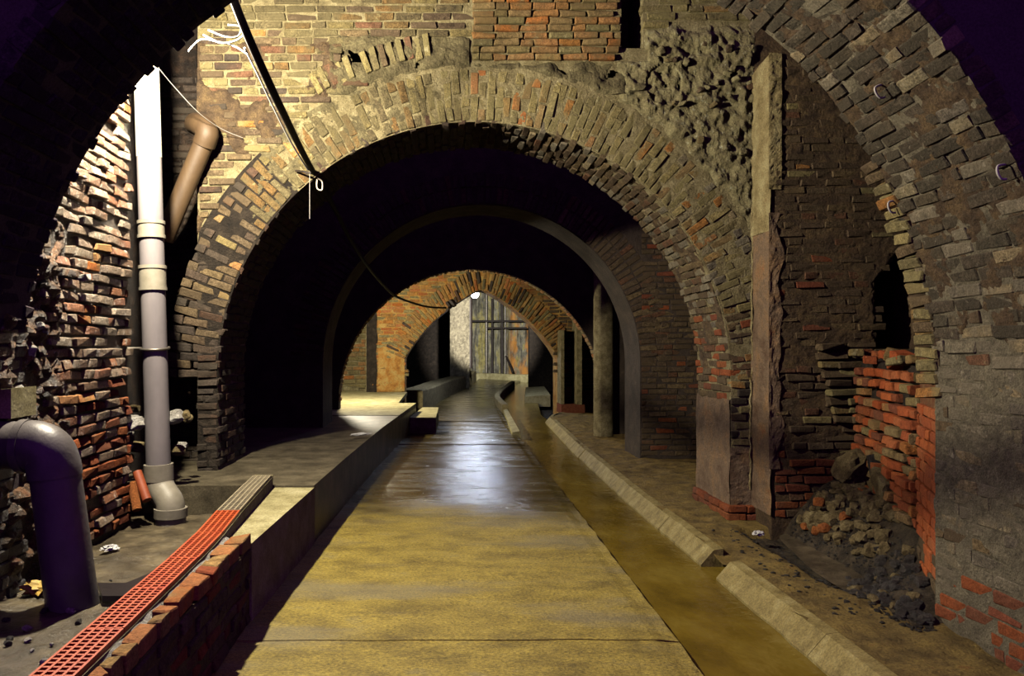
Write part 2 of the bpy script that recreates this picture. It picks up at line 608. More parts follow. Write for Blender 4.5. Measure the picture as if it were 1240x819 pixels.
def stone_data(var, mat, sub=2):
    key = (var, mat, sub)
    if key not in _stone_cache:
        bm = bmesh.new()
        bmesh.ops.create_icosphere(bm, subdivisions=sub, radius=.5)
        for v in bm.verts:
            d = v.co.normalized()
            q = d + Vector((var * 7.3, var * 3.1, 0))
            v.co = d * (.5 + .22 * noise.noise(q * 1.4) + .10 * noise.noise(q * 3.3))
            for ax in range(3):                       # a few flat broken faces
                lim = .36 + .05 * math.sin(var * 5 + ax * 2)
                v.co[ax] = max(-lim, min(lim, v.co[ax]))
        me = bpy.data.meshes.new('stone')
        bm.to_mesh(me)
        bm.free()
        me.materials.append(M[mat])
        _stone_cache[key] = me
    return _stone_cache[key]


def stone(name, c, size, mat, parent=None, sub=2):
    o = bpy.data.objects.new(name, stone_data(R.randrange(9), mat, sub))
    COL.objects.link(o)
    o.location = c
    sx = size if isinstance(size, (tuple, list)) else (size * R.uniform(.85, 1.25), size * R.uniform(.8, 1.1), size * R.uniform(.6, .9))
    o.scale = sx
    o.rotation_euler = (R.uniform(-.4, .4), R.uniform(-.4, .4), R.uniform(0, 6.28))
    if parent:
        o.parent = parent
    return o


# ---- arches
def circ(cx, r, zs, n=64):
    return [(cx + r * math.cos(math.pi * i / n), zs + r * math.sin(math.pi * i / n)) for i in range(n + 1)]


def resample(prof, step):
    """points, tangents and outward normals along a profile (right to left)"""
    pts = [Vector((x, 0, z)) for x, z in prof]
    L = [0]
    for a, b in zip(pts, pts[1:]):
        L.append(L[-1] + (b - a).length)
    n = max(1, round(L[-1] / step))
    out = []
    for k in range(n):
        s = (k + .5) * L[-1] / n
        i = max(j for j in range(len(L) - 1) if L[j] <= s)
        t = (s - L[i]) / (L[i + 1] - L[i])
        p = pts[i].lerp(pts[i + 1], t)
        tg = (pts[min(i + 2, len(pts) - 1)] - pts[max(i - 1, 0)]).normalized()
        out.append((p, tg, Vector((tg.z, 0, -tg.x)), L[-1] / n))   # outward normal: away from the opening
    return out


def arch_wall(name, mat, prof, zb, Y0, Y1, X0, X1, ztop, slots=(), parent=None, soff_mat=None):
    """wall with an arched opening. prof runs right spring -> left spring; jambs go down to zb. slots: (xa, xb, z) columns whose face stops at z"""
    mb = MB()
    xr, xl = prof[0][0], prof[-1][0]
    P2 = [(xr, zb)] + list(prof) + [(xl, zb)]

    def zat(x):
        for (a, za), (b, zb_) in zip(prof, prof[1:]):
            if b <= x <= a or a <= x <= b:
                return za + (zb_ - za) * ((x - a) / (b - a) if b != a else 0)
        return zb
    xs = sorted(set([x for x, _ in prof] + [X0, X1] + [q for s_ in slots for q in s_[:2]]))
    for Y, flip in ((Y0, 0), (Y1, 1)):
        for a, b in zip(xs, xs[1:]):
            m = (a + b) / 2
            if m < xl or m > xr:
                za = zb_ = zb
            else:
                za, zb_ = zat(a), zat(b)
            zt = ztop
            if not flip:
                for sa, sb, sz in slots:
                    if sa <= m <= sb:
                        zt = sz
            q = [(a, Y, za), (b, Y, zb_), (b, Y, zt), (a, Y, zt)]
            mb.quad(*(reversed(q) if flip else q))
    for sa, sb, sz in slots:
        d = Y0 + .55
        mb.quad((sa, d, sz), (sb, d, sz), (sb, d, ztop), (sa, d, ztop))
        mb.quad((sa, Y0, sz), (sa, d, sz), (sa, d, ztop), (sa, Y0, ztop))
        mb.quad((sb, d, sz), (sb, Y0, sz), (sb, Y0, ztop), (sb, d, ztop))
        mb.quad((sa, Y0, sz), (sb, Y0, sz), (sb, d, sz), (sa, d, sz))
    for (x0, z0), (x1, z1) in zip(P2, P2[1:]):
        mb.quad((x0, Y0, z0), (x1, Y0, z1), (x1, Y1, z1), (x0, Y1, z0))
    mb.quad((X0, Y0, zb), (X0, Y0, ztop), (X0, Y1, ztop), (X0, Y1, zb))
    mb.quad((X1, Y0, zb), (X1, Y1, zb), (X1, Y1, ztop), (X1, Y0, ztop))
    mb.quad((X0, Y0, ztop), (X1, Y0, ztop), (X1, Y1, ztop), (X0, Y1, ztop))
    return mb.build(name, mat, parent)


def crust(parent, posn, nu, nv, mat, cover=.0, thick=.022, scale=4., seed=0, name='grime_crust', keep=None):
    """broken coat of lime and dirt smeared over the bricks; posn(u, v) -> point and outward normal"""
    mb = MB()
    V = []
    for j in range(nv + 1):
        for i in range(nu + 1):
            p, n = posn(i / nu, j / nv)
            f = fbm(p.x + seed, p.y, p.z, scale, 5) * .6 + .25 * nz(p.x, p.y + seed, p.z, scale * 5) + cover
            if keep and not keep(p):
                f = -1
            h = max(-.03, min(thick, f * thick * 1.6)) + .004 * nz(p.x, p.y, p.z + seed, 45)
            mb.v.append(tuple(p + n * h))
            V.append(h)
    w = nu + 1
    for j in range(nv):
        for i in range(nu):
            a = j * w + i
            q = (a, a + 1, a + w + 1, a + w)
            if max(V[k] for k in q) > -.004:
                mb.f.append(q)
    return mb.build(name, mat, parent, True)


# ------------------------------------------------------------------ plan of the place
NY0, NY1, NC, NR, NS = 3.45, 4.37, .20, 2.60, 1.37            # near arch
AY0, AY1, AC, AR, AS = 7.00, 7.90, .28, 2.34, 1.31            # lit arch
BY0, BY1, BC, BR, BS = 10.7, 11.6, .53, 2.21, 1.37            # inner dark arch
DY0, DY1, DC, DR, DS = 13.7, 14.0, .50, 2.37, .61             # deep arch
FY0, FY1, FC, FS = 19.0, 19.9, .94, 1.29                      # far orange arch
LX = -2.40

# ------------------------------------------------------------------ floor: the ground below everything, slabs of the roadway
mb = MB()
mb.box((-9, -6, -.60), (10, 48, -.30))
ground = struct(mb.build('floor', 'soil_dark'), 'dark wet ground under the whole brick tunnel', 'floor')


def road_l(y):
    return interp([(-2, -1.16), (4.5, -1.14), (7.9, -1.02), (10.8, -.88), (13, -.72), (15.3, -.56), (18, -.42), (22, -.15), (26, .35), (30.5, 1.0), (36.5, 1.6), (40, 1.9)], y)


def road_r(y):
    return interp([(-2, 1.27), (4, 1.28), (8, 1.32), (12, 1.34), (16, 1.34), (19, 1.40), (22, 1.55), (24, 1.62), (28, 2.1), (32, 2.75), (40, 4.4)], y)


road = empty('roadway')
struct(road, 'wet yellow-brown concrete roadway running through the arches', 'floor')
cuts = [-1.5, 2.2, 4.19, 10.2, 12.55, 16.3, 21.0, 27.0, 39.5]
for i, (ya, yb) in enumerate(zip(cuts, cuts[1:])):
    mb = MB()
    dz = [0, -.004, .0, -.006, .006, .018, .0, -.005][i]
    nv = int(min(280, (yb - ya) / (.022 if yb < 13 else .06)))
    nu = 36

    def fn(u, v, ya=ya, yb=yb, dz=dz):
        y = ya + .001 + (yb - ya - .002) * v
        wob = .012 * nz(u * 3, ya, 3.3) * (1 if v in (0, 1) else 0)
        x = road_l(y) + (road_r(y) - road_l(y)) * u
        z = dz + .007 * fbm(x * .8, y * 3.5, 1.2, 1, 4) + .006 * nz(x * 3, y * 3, 7)
        if u > .97:
            z -= .008 + .01 * abs(nz(y * 6, 3, 1))
            x += .012 * nz(y * 4, 1, 5)
        return x, y + wob, z
    mb.grid(fn, nu, max(4, nv))
    n0 = len(mb.v)
    # slab sides
    for (ua, ub, va, vb) in ((1, 1, 0, 1), (0, 1, 0, 0), (0, 1, 1, 1)):
        for k in range(24):
            t0, t1 = k / 24, (k + 1) / 24
            p = Vector(fn(ua if ua == ub else t0, va if va == vb else t0)); q = Vector(fn(ua if ua == ub else t1, va if va == vb else t1))
            mb.quad(p, q, q - Vector((0, 0, .32)), p - Vector((0, 0, .32)))
    mb.build('slab', 'road', road, smooth=False)

# ------------------------------------------------------------------ near arch (the dark frame)
profN = circ(NC, NR, NS, 72)
wn = struct(arch_wall('wall_front', 'near_dark', profN, -.3, NY0, NY1, -7.5, 8, 7), 'nearest brick arch, black against the light with a raking-lit right soffit', 'arch')
S = Bricks(wn, 'worn')
full = [(NC + NR, 0.0)] + profN + [(NC - NR, 0.2)]


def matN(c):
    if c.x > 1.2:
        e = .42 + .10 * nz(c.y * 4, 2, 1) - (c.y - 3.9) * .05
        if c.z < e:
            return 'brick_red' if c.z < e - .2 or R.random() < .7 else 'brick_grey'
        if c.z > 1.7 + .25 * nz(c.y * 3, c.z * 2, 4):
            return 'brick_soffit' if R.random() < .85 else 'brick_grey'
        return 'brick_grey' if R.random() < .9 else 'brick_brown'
    return 'brick_wet_dark' if c.z < 1.7 and c.y > 3.9 else 'brick_shaded'  # unlit left side has its shade put into darker bricks


for k, (p, tg, out, st) in enumerate(resample(full, .0745)):
    y = NY0 - (.11 if k % 2 else 0) - R.uniform(0, .04)
    ang = math.atan2(p.z - NS, p.x - NC)
    up = sm(1.35, 1.75, p.z) if p.x > 0 else 1
    while y < NY1:
        l = R.uniform(.2, .26) if R.random() > .25 else .12
        a, b = max(y, NY0 - .005), min(y + l, NY1 + R.uniform(-.03, .035) * (.3 + up))
        if b - a > .05:
            c = Vector((p.x, (a + b) / 2, p.z))
            pr = R.uniform(.000, .003) + up * R.uniform(0, .014)
            if up > .5 and R.random() < .05:
                pr -= .03
            S.add(c - out * pr + out * .05, (0, 1, 0), tg, -out, b - a, st - R.uniform(.003, .008), .10, matN(c), .006 + .02 * up)
        y += l + .011
S.finish(300)
# mortar skin of the right-hand soffit, so the joints are not the front face's colour
mb = MB()
for (x0, z0), (x1, z1) in zip(full, full[1:]):
    if (x0 + x1) / 2 > .6:
        d0 = Vector((x0 - NC, z0 - NS if z0 > NS else 0)).normalized() * .001
        d1 = Vector((x1 - NC, z1 - NS if z1 > NS else 0)).normalized() * .001
        mb.quad((x0 - d0.x, NY0, z0 - d0.y), (x0 - d0.x, NY1, z0 - d0.y), (x1 - d1.x, NY1, z1 - d1.y), (x1 - d1.x, NY0, z1 - d1.y))
mb.build('mortar_bed', 'mortar_grey', wn)


def soffN(u, v):
    y = NY0 + u * (NY1 - NY0)
    s = v * (1.37 + 1.35 * NR)
    if s < 1.37:
        return Vector((NC + NR, y, s)), Vector((-1, 0, 0))
    a = (s - 1.37) / NR
    n = Vector((-math.cos(a), 0, -math.sin(a)))
    return Vector((NC, y, NS)) - n * NR, n


crust(wn, soffN, 70, 380, 'mortar_grey', cover=.02, thick=.016, scale=5, keep=lambda p: .46 + .1 * nz(p.y * 4, 2, 1) < p.z < 1.75 + .3 * nz(p.y * 3, p.z * 2, 4))
crust(wn, soffN, 70, 380, 'mortar_brown', cover=.04, thick=.018, scale=6, seed=4, keep=lambda p: p.z > 1.65 + .3 * nz(p.y * 3, p.z * 2, 4))
# bent iron hooks and lime runs on the soffit
for (hx, hy, Yh) in ((1078, 95, 3.95), (1224, 197, 3.5), (1079, 246, 4.36)):
    c = P(hx, hy, Yh)
    # pull the point on to the soffit
    d = Vector((c.x - NC, c.z - NS)); d = d.normalized() * (NR - .035)
    c = Vector((NC + d.x, c.y, NS + d.y))
    mb = MB()
    dd = Vector((d.x, 0, d.y)).normalized()
    tg = Vector((-dd.z, 0, dd.x))
    mb.tube(spline([c + dd * .03, c - dd * .01 + tg * .01, c - dd * .025 - tg * .02, c - dd * .02 - tg * .05, c + dd * .0 - tg * .06], 5), .006, 6)
    tag(mb.build('wire_hook', 'wire_white', None, True),
        {1078: 'pale bent wire hook high on the near arch soffit', 1224: 'pale bent wire hook at the outer edge of the near arch by the dark', 1079: 'pale bent wire hook on the inner edge of the near arch above the wall cavity'}[hx], 'hook')

# ------------------------------------------------------------------ lit arch
profA = circ(AC, AR, AS, 72)
SLOT = (1.62, 1.82, 4.32)
wa = struct(arch_wall('wall_middle', 'mortar_khaki', profA, -.3, AY0, AY1, -2.24, 2.83, 6, [SLOT]), 'floodlit khaki brick arch wall with orange bricks in its ring', 'arch')
S = Bricks(wa, 'worn')


def rough_zone(c):
    """where the face of the lit arch has lost its bricks"""
    x, y = proj(c)
    r = math.hypot(c.x - AC, c.z - AS)
    if r < 2.83:
        return False
    if x > 748 + 8 * nz(y * .05, 1, 1) and y > 32 - (x - 800) * .05 + 10 * nz(x * .03, 2, 1) and y < 300:
        return True
    if x < 430:
        return False
    return y > 50 + 12 * nz(x * .03, 3, 3) and not (573 < x < 750 and y < 74)


arc = resample(profA, .0715)
for k, (p, tg, out, st) in enumerate(arc):
    rows = [(.012, .225), (.249, .22)] if k % 2 else [(.012, .11), (.134, .225), (.371, .10)]
    for (o0, l) in rows:
        l2 = l * R.uniform(.93, 1.03)
        c = p + out * (o0 + l2 / 2) + Vector((0, AY0, 0))
        px_, py_ = proj(c)
        th = st * (AR + o0 + l2 / 2) / AR - R.uniform(.004, .009)
        fade = sm(430, 300, px_) if py_ < 180 else 0
        pr = R.uniform(.001, .010) - .004 * fade
        if R.random() < .06:
            pr -= .02
        rr = R.random()
        m = 'brick_khaki'
        if 560 < px_ < 660 and rr < .34: m = 'brick_rust' if rr < .2 else 'brick_infill'
        elif rr < .07: m = 'brick_infill'
        elif py_ > 380 and px_ > 800: m = 'brick_brown' if rr < .7 else 'brick_red'
        elif px_ > 780 and rr < .35: m = 'brick_grey'
        elif px_ < 305 + 30 * nz(py_ * .02, 3, 3): m = 'brick_brown' if rr < .45 else 'brick_dark'  # shadow on the ring's left end put into darker bricks
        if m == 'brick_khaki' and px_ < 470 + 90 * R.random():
            m = 'brick_umber'  # darker bricks towards the left even out the lamp's falloff
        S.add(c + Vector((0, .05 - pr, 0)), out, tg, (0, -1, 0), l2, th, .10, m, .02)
# relieving soldier course above the ring
for k in range(15):
    a = math.radians(96.5 + k * 1.55)
    out = Vector((math.cos(a), 0, math.sin(a)))
    tg = Vector((-out.z, 0, out.x))
    if k in (0, 9):
        continue
    c = Vector((AC, AY0, AS)) + out * (3.05 + R.uniform(-.015, .015))
    S.add(c + Vector((0, .05 - R.uniform(.015, .04), 0)), out, tg, (0, -1, 0), .21, .06, .1, 'brick_khaki' if k % 3 else 'brick_brown', .03)


def keepA(c):
    x, y = proj(c)
    if math.hypot(c.x - AC, c.z - AS) < 2.86 or c.z < 3.9 and c.x > -1:
        return False
    if SLOT[0] - .06 < c.x < SLOT[1] + .06 and c.z > SLOT[2] - .1:
        return False
    if rough_zone(c):
        return False
    if 570 < x < 752:
        return False
    return True


courses(S, (-2.22, AY0, 2.4), (1, 0, 0), (0, -1, 0), 5.0, 0, 3.55, bl=.25, bh=.062, joint=.013, mat=lambda c: R.choice(('brick_brown', 'brick_brown', 'brick_brown', 'brick_dark', 'brick_khaki')) if (proj(c)[0] < 345 + 40 * nz(proj(c)[1] * .03, 1, 1) and proj(c)[1] > 35) else (('brick_umber' if proj(c)[0] < 520 + 80 * R.random() else 'brick_khaki') if R.random() < .85 else 'brick_brown'), keep=keepA, prot=(.002, .02), tilt=.015)  # left of the face has its shadow painted with brown and dark bricks
# proud redder infill panel
courses(S, (.262, AY0, 4.205), (1, 0, 0), (0, -1, 0), 1.345, 0, 1.75, bl=.22, bh=.055, joint=.011, mat=lambda c: 'brick_infill' if R.random() < .8 else 'brick_khaki', prot=(.03, .045), tilt=.012)
# soffit and jamb bricks (right side lit; shade of the left put into dark bricks)
fullA = [(AC + AR, 0.05)] + profA + [(AC - AR, .5)]
for k, (p, tg, out, st) in enumerate(resample(fullA, .0745)):
    if AS + .35 > p.z > .0 and p.x > 0 and p.z < 1.08:
        continue                                     # rendered jamb, added below
    y = AY0 + .10 - (.1 if k % 2 else 0)
    while y < AY1:
        l = R.uniform(.2, .25)
        b = min(y + l, AY1 + R.uniform(-.02, .02))
        if b - y > .05:
            c = Vector((p.x, (y + b) / 2, p.z))
            lit = p.x > .3
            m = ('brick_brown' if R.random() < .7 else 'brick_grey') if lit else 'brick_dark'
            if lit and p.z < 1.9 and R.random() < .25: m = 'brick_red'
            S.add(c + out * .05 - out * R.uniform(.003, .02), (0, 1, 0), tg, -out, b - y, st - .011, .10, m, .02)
        y += l + .011
S.finish(300)

def ringA(u, v):
    a = math.pi * (u * 1.02 - .01)
    r = AR + .02 + v * .5
    return Vector((AC + r * math.cos(a), AY0, AS + r * math.sin(a))), Vector((0, -1, 0))


crust(wa, ringA, 520, 40, 'mortar_khaki', cover=-.02, thick=.012, scale=6, seed=3, keep=lambda p: p.x > -.2 + .3 * nz(p.z * 3, p.x * 3, 1))
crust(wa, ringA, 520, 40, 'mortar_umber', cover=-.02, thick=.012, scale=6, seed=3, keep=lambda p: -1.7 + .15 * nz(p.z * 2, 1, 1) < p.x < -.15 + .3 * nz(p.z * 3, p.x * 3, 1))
mb = MB()
for k in range(20):
    a, b = math.pi * (.74 + .26 * k / 20), math.pi * (.74 + .26 * (k + 1) / 20)
    mb.quad(*[(AC + r_ * math.cos(t), AY0 - .0012, AS + r_ * math.sin(t)) if AC + r_ * math.cos(t) > -2.24 else (-2.24, AY0 - .0012, AS + r_ * math.sin(t)) for r_, t in ((AR, a), (2.84, a), (2.84, b), (AR, b))])
mb.quad((-2.24, AY0 - .0015, .2), (AC - AR, AY0 - .0015, .2), (AC - AR, AY0 - .0015, AS + .05), (-2.24, AY0 - .0015, AS + .05))
mb.build('mortar_bed', 'mortar_dark', wa)  # dark mortar carries the painted shadow over the left ring and pier


def soffA(u, v):
    a = v * 1.25
    n = Vector((-math.cos(a), 0, -math.sin(a)))
    return Vector((AC, AY0 + .02 + u * (AY1 - AY0 - .02), AS)) - n * AR, n


crust(wa, soffA, 50, 160, 'mortar_brown', cover=.05, thick=.016, scale=5, seed=5)
# rough core where the facing has fallen: lumpy mortar and stones
mb = MB()


def corefn(u, v):
    x, y = 735 + u * 190, 18 + v * 260
    c = P(x, y, AY0)
    r = math.hypot(c.x - AC, c.z - AS)
    ok = min(sm(735, 765, x), sm(18, 48, y + 12 * nz(x * .04, 1, 2)), sm(2.78, 2.92, r + .05 * nz(x * .05, y * .05, 4)), sm(926, 905, x))
    if c.z > SLOT[2] - .12 and c.x < SLOT[1] + .04:
        ok *= sm(SLOT[1] - .02, SLOT[1] + .05, c.x) if c.z > SLOT[2] - .02 else .5
    d = .03 + .035 * fbm(c.x, c.z, 2, 6, 5) + .022 * nz(c.x, c.z, 4, 16)
    if math.hypot((x - 803) / 22, (y - 103) / 24) < 1:
        d -= .022
    return c.x, AY0 + .03 - max(0, .03 + max(d, .0)) * ok, c.z


mb.grid(corefn, 120, 130)
mb.drop(lambda p: math.hypot(p[0] - AC, p[2] - AS) < 2.80 or p[1] > AY0 + .015)
mb.build('rubble_core', 'rough_core', wa)
mb = MB()


def coreL(u, v):
    x, y = 205 + u * 250, 38 + v * 300
    c = P(x, y, AY0)
    r = math.hypot(c.x - AC, c.z - AS)
    ok = min(sm(2.80, 2.9, r + .05 * nz(x * .04, y * .04, 2)), sm(455, 400, x + 30 * nz(y * .03, x * .03, 7)), sm(38, 62, y + 8 * nz(x * .05, 1, 1)), sm(-.12, .25, fbm(c.x, c.z, 3, 2.6, 4)))
    d = .02 + .022 * fbm(c.x, c.z, 6, 6, 5) + .014 * nz(c.x, c.z, 9, 15)
    return max(c.x, -2.24), AY0 + .02 - max(0, .02 + max(d, 0)) * ok, c.z


mb.grid(coreL, 110, 120)
mb.drop(lambda p: math.hypot(p[0] - AC, p[2] - AS) < 2.80 or p[1] > AY0 + .015)
mb.build('mortar_smear', 'mortar_brown', wa)
mb = MB()


def coreM(u, v):
    x, y = 400 + u * 360, 40 + v * 75
    c = P(x, y, AY0)
    r = math.hypot(c.x - AC, c.z - AS)
    ok = min(sm(2.80, 2.88, r + .03 * nz(x * .04, y * .04, 2)), sm(48, 62, y + 8 * nz(x * .05, 1, 1) + (12 if x < 570 else -22)))
    d = .015 + .035 * fbm(c.x, c.z, 6, 6, 5)
    return c.x, AY0 + .02 - max(0, .02 + max(d, 0)) * ok, c.z


mb.grid(coreM, 150, 40)
mb.drop(lambda p: math.hypot(p[0] - AC, p[2] - AS) < 2.80 or p[1] > AY0 + .015)
mb.build('mortar_band', 'mortar_umber', wa)
for k in range(46):
    x, y = R.uniform(755, 915), R.uniform(40, 205)
    c = P(x, y, AY0 - .03)
    if math.hypot(c.x - AC, c.z - AS) < 2.88 or math.hypot(x - 803, y - 103) < 26 or x < 790 and y < 62:
        continue
    stone('stone', c, (R.uniform(.07, .17), .08, R.uniform(.05, .10)), 'rough_core' if R.random() < .6 else ('stone_tan' if R.random() < .7 else 'brick_brown'), wa)

# rendered right jamb of the lit arch with red brick foot
mb = MB()


def jamb(u, v):
    y, z = AY0 - .0 + u * (AY1 - AY0 + .02), .12 + v * 1.0
    return AC + AR - .012 - .012 * fbm(y, z, 1, 4, 4) - (.05 if v < .02 else 0) * 0, y, z


mb.grid(jamb, 24, 30)
mb.grid(lambda u, v: (AC + AR - .012 + u * .2, AY0 - .014 - .014 * fbm(u * .2, v * 1.0, 3, 6, 4), .12 + v * (.56 + .06 * nz(u * 4, 2, 2))), 10, 30)
mb.build('render_coat', 'plaster_lower', wa)
S = Bricks(wa, 'worn')
for i, z in enumerate((.02, .095)):
    courses(S, (AC + AR, AY0 - .06, z), (0, 1, 0), (-1, 0, 0), 1.0, 0, .07, bl=.23, mat='brick_red', prot=(.04, .06))
    courses(S, (AC + AR - .05, AY0, z), (1, 0, 0), (0, -1, 0), .26, 0, .07, bl=.22, mat='brick_red', prot=(.05, .07))
courses(S, (AC + AR, AY0, .62), (1, 0, 0), (0, -1, 0), .2, 0, .75, bl=.2, mat=lambda c: 'brick_dark' if R.random() < .6 else 'brick_khaki', prot=(.004, .02), tilt=.03)
S.finish(60)

# ------------------------------------------------------------------ right pier beside the lit arch (pilaster, broken corner, cavity)
PY, PX0, PX1, PTOP = 6.60, 2.82, 4.06, 4.12
HX0, HZ0, HZ1 = 3.70, 1.58, 2.42
wp = empty('wall_right')
struct(wp, 'dark brown brick pier with a black cavity and broken red side wall', 'wall')
mb = MB()
mb.box((PX0, PY, -.3), (HX0, AY1, PTOP))
mb.box((HX0, PY, -.3), (PX1, AY1, HZ0))
mb.box((HX0, PY, HZ1), (PX1, AY1, PTOP))
mb.box((HX0, PY + .75, HZ0), (PX1, AY1, HZ1))
mb.box((PX1, NY1, -.3), (PX1 + .6, AY1, 6))
mb.box((PX0 + .01, AY0 - .02, PTOP), (PX1, AY1, 6))
mb.build('pier_core', 'mortar_brown', wp)
S = Bricks(wp, 'worn')


def keepP(c):
    x, y = proj(c)
    if 1058 + 5 * nz(y * .1, 3, 3) < x and 308 + max(0, (1085 - x)) * 1.2 < y < 424:
        return False
    if c.x < 3.0 and c.z < .34 and R.random() < .5:
        return False
    return c.x < 3.98 or c.z > 2.4


def matP(c):
    x, y = proj(c)
    r = R.random()
    if y > 560: return 'brick_red' if r < .75 else 'brick_brown'
    if y > 380 and x < 960: return 'brick_brown' if r < .8 else 'brick_red'
    return 'brick_brown' if r < .88 else ('brick_red' if r < .94 else 'brick_khaki')


courses(S, (PX0 + .03, PY, .06), (1, 0, 0), (0, -1, 0), PX1 - PX0 - .03, 0, PTOP - .08, bl=.23, bh=.062, mat=matP, keep=keepP,
        prot=lambda c: R.uniform(.000, .008) + (.015 if proj(c)[1] > 420 and proj(c)[0] > 965 and R.random() < .5 else 0))
crust(wp, lambda u, v: (Vector((PX0 + .03 + u * 1.1, PY, .5 + v * 3.5)), Vector((0, -1, 0))), 90, 280, 'mortar_brown', cover=.10, thick=.012, scale=4, seed=8, keep=keepP)
# jagged stub courses standing proud on the pier (a lost buttress)
for k in range(9):
    z = 1.60 - k * .078
    for j in range(2 if k > 1 else 1):
        x = 3.30 + .13 * j + .02 * k
        S.add((x, PY + .05 - R.uniform(0, .04), z), (1, 0, 0), (0, 0, 1), (0, -1, 0), .25 * R.uniform(.8, 1.1), .06, .2, 'brick_brown' if R.random() < .6 else 'brick_khaki', .04)
S.finish(300)
# plastered pilaster edge facing the lamp
mb = MB()
mb.grid(lambda u, v: (PX0 - .016 - .010 * fbm(u * .5, v * 4, 3, 3, 4) - .012 * (1 - abs(2 * u - 1)), PY - .015 + u * (AY0 - PY + .01), 2.6 + v * (PTOP - 2.6 - .06 * u)), 14, 90)
mb.grid(lambda u, v: (PX0 - .03 + u * .11, PY - .016 - .012 * fbm(u * .3, v * 4, 8, 5, 4), 2.95 + v * (PTOP - 2.95)), 8, 80)
mb.build('plaster_edge', 'plaster', wp)
mb = MB()
mb.grid(lambda u, v: (PX0 - .015 - .012 * fbm(u * .5, v * 4, 5, 3, 4), PY - .015 + u * (AY0 - PY + .01), .15 + v * 2.45), 14, 90)
mb.grid(lambda u, v: (PX0 - .03 + u * (.10 + .05 * nz(v * 9, 3, 3)), PY - .014 - .012 * fbm(u * .3, v * 4, 9, 5, 4), .55 + v * 2.2), 8, 90)
mb.build('plaster_edge', 'plaster_lower', wp)
# thin lime runs down the joint between ring and pilaster
mb = MB()
for x0, z0, z1 in ((PX0 - .02, 1.35, 2.9), (PX0 - .035, .3, 1.3), (PX0 - .01, 2.7, 4.05)):
    mb.tube([(x0 + .018 * nz(k * .7, z0, 1), AY0 - .03, z0 + (z1 - z0) * k / 30) for k in range(31)], [.009 * (.5 + abs(nz(k * .5, 3, z0)) * 1.6) for k in range(31)], 6)
mb.build('lime_run', 'plaster', wp, True)

# broken lower side wall: red, black-jointed courses running back from the near arch
Bp, Cp = Vector((3.08, 5.02, 0)), Vector((3.52, 6.60, 0))
ud = (Cp - Bp).normalized()
nd = Vector((-ud.y, ud.x, 0))
mb = MB()
top = lambda s: 1.47 + .06 * nz(s * 5, 1, 1)
for k in range(20):
    s0, s1 = k / 20, (k + 1) / 20
    a, b = Bp.lerp(Cp, s0), Bp.lerp(Cp, s1)
    za, zb_ = top(s0 * 1.6), top(s1 * 1.6)
    back = -nd * .5
    mb.quad(a + Vector((0, 0, -.3)) - nd * .05, b + Vector((0, 0, -.3)) - nd * .05, b + Vector((0, 0, zb_)) - nd * .05, a + Vector((0, 0, za)) - nd * .05)
    mb.quad(a + Vector((0, 0, za)) - nd * .05, b + Vector((0, 0, zb_)) - nd * .05, b + back + Vector((0, 0, zb_ + .12)), a + back + Vector((0, 0, za + .12)))
mb.build('wall_core', 'mortar_dark', wp)
S = Bricks(wp, 'worn')


def matS(c):
    r = R.random()
    t = sm(1.5, .9, c.z) * .5 + sm(6.4, 5.1, c.y) * .5
    return 'brick_orange' if r < .25 + .35 * t else ('brick_red' if r < .7 else 'brick_infill')


courses(S, Bp + Vector((0, 0, .40)), ud, nd, (Cp - Bp).length, 0, 1.05, bl=.21, bh=.062, joint=.018, mat=matS, depth=.12,
        prot=lambda c: R.uniform(-.02, .03), tilt=.05, keep=lambda c: c.z < 1.46 + .05 * nz(c.y * 4, 2, 2) and R.random() > .05)
# debris course lying loose on top of that wall
for k in range(16):
    s = R.uniform(.05, .98)
    c = Bp.lerp(Cp, s) - nd * R.uniform(0, .25) + Vector((0, 0, 1.49 + R.uniform(0, .06)))
    S.add(c, ud, (0, 0, 1), nd, R.uniform(.1, .2), .06, .1, 'brick_khaki' if k % 3 else 'brick_orange', .5)
S.finish(200)

# oblique orange return at the back corner of the near arch
Ap = Vector((NC + NR, NY1, 0))
uc = (Bp - Ap)
uc.z = 0
lc = uc.length
uc.normalize()
nc = Vector((-uc.y, uc.x, 0))
mb = MB()
mb.quad(Ap + Vector((0, 0, -.3)) - nc * .03, Bp + Vector((0, 0, -.3)) - nc * .03, Bp + Vector((0, 0, 1.6)) - nc * .03, Ap + Vector((0, 0, 1.6)) - nc * .03)
mb.build('return_core', 'mortar_red', wp)
S = Bricks(wp, 'neat')
courses(S, Ap + Vector((0, 0, .18)), uc, nc, lc - .02, 0, 1.10, bl=.22, bh=.062, joint=.009, depth=.08, mat=lambda c: 'brick_orange' if c.z > .36 or R.random() < .5 else 'brick_brown', prot=(-.012, .0), tilt=.01)
S.finish(120)
# ragged toothed brick ends above it, up the back edge of the arch
S = Bricks(wp, 'worn')
for k, (p, tg, out, st) in enumerate(resample([(NC + NR, 1.30)] + [q for q in profN if 1.37 < q[1] < 2.75 and q[0] > 0], .074)):
    for j in range(2):
        if R.random() < .1: continue
        l = R.uniform(.14, .22)
        c = Vector((p.x, NY1 + .05 + .14 * j, p.z)) + out * (.05 + .10 * j) 
        S.add(c, (0, 1, 0), tg, -out, l, st - .014, .14, 'brick_khaki' if R.random() < .7 else 'brick_brown', .09)
S.finish(80)

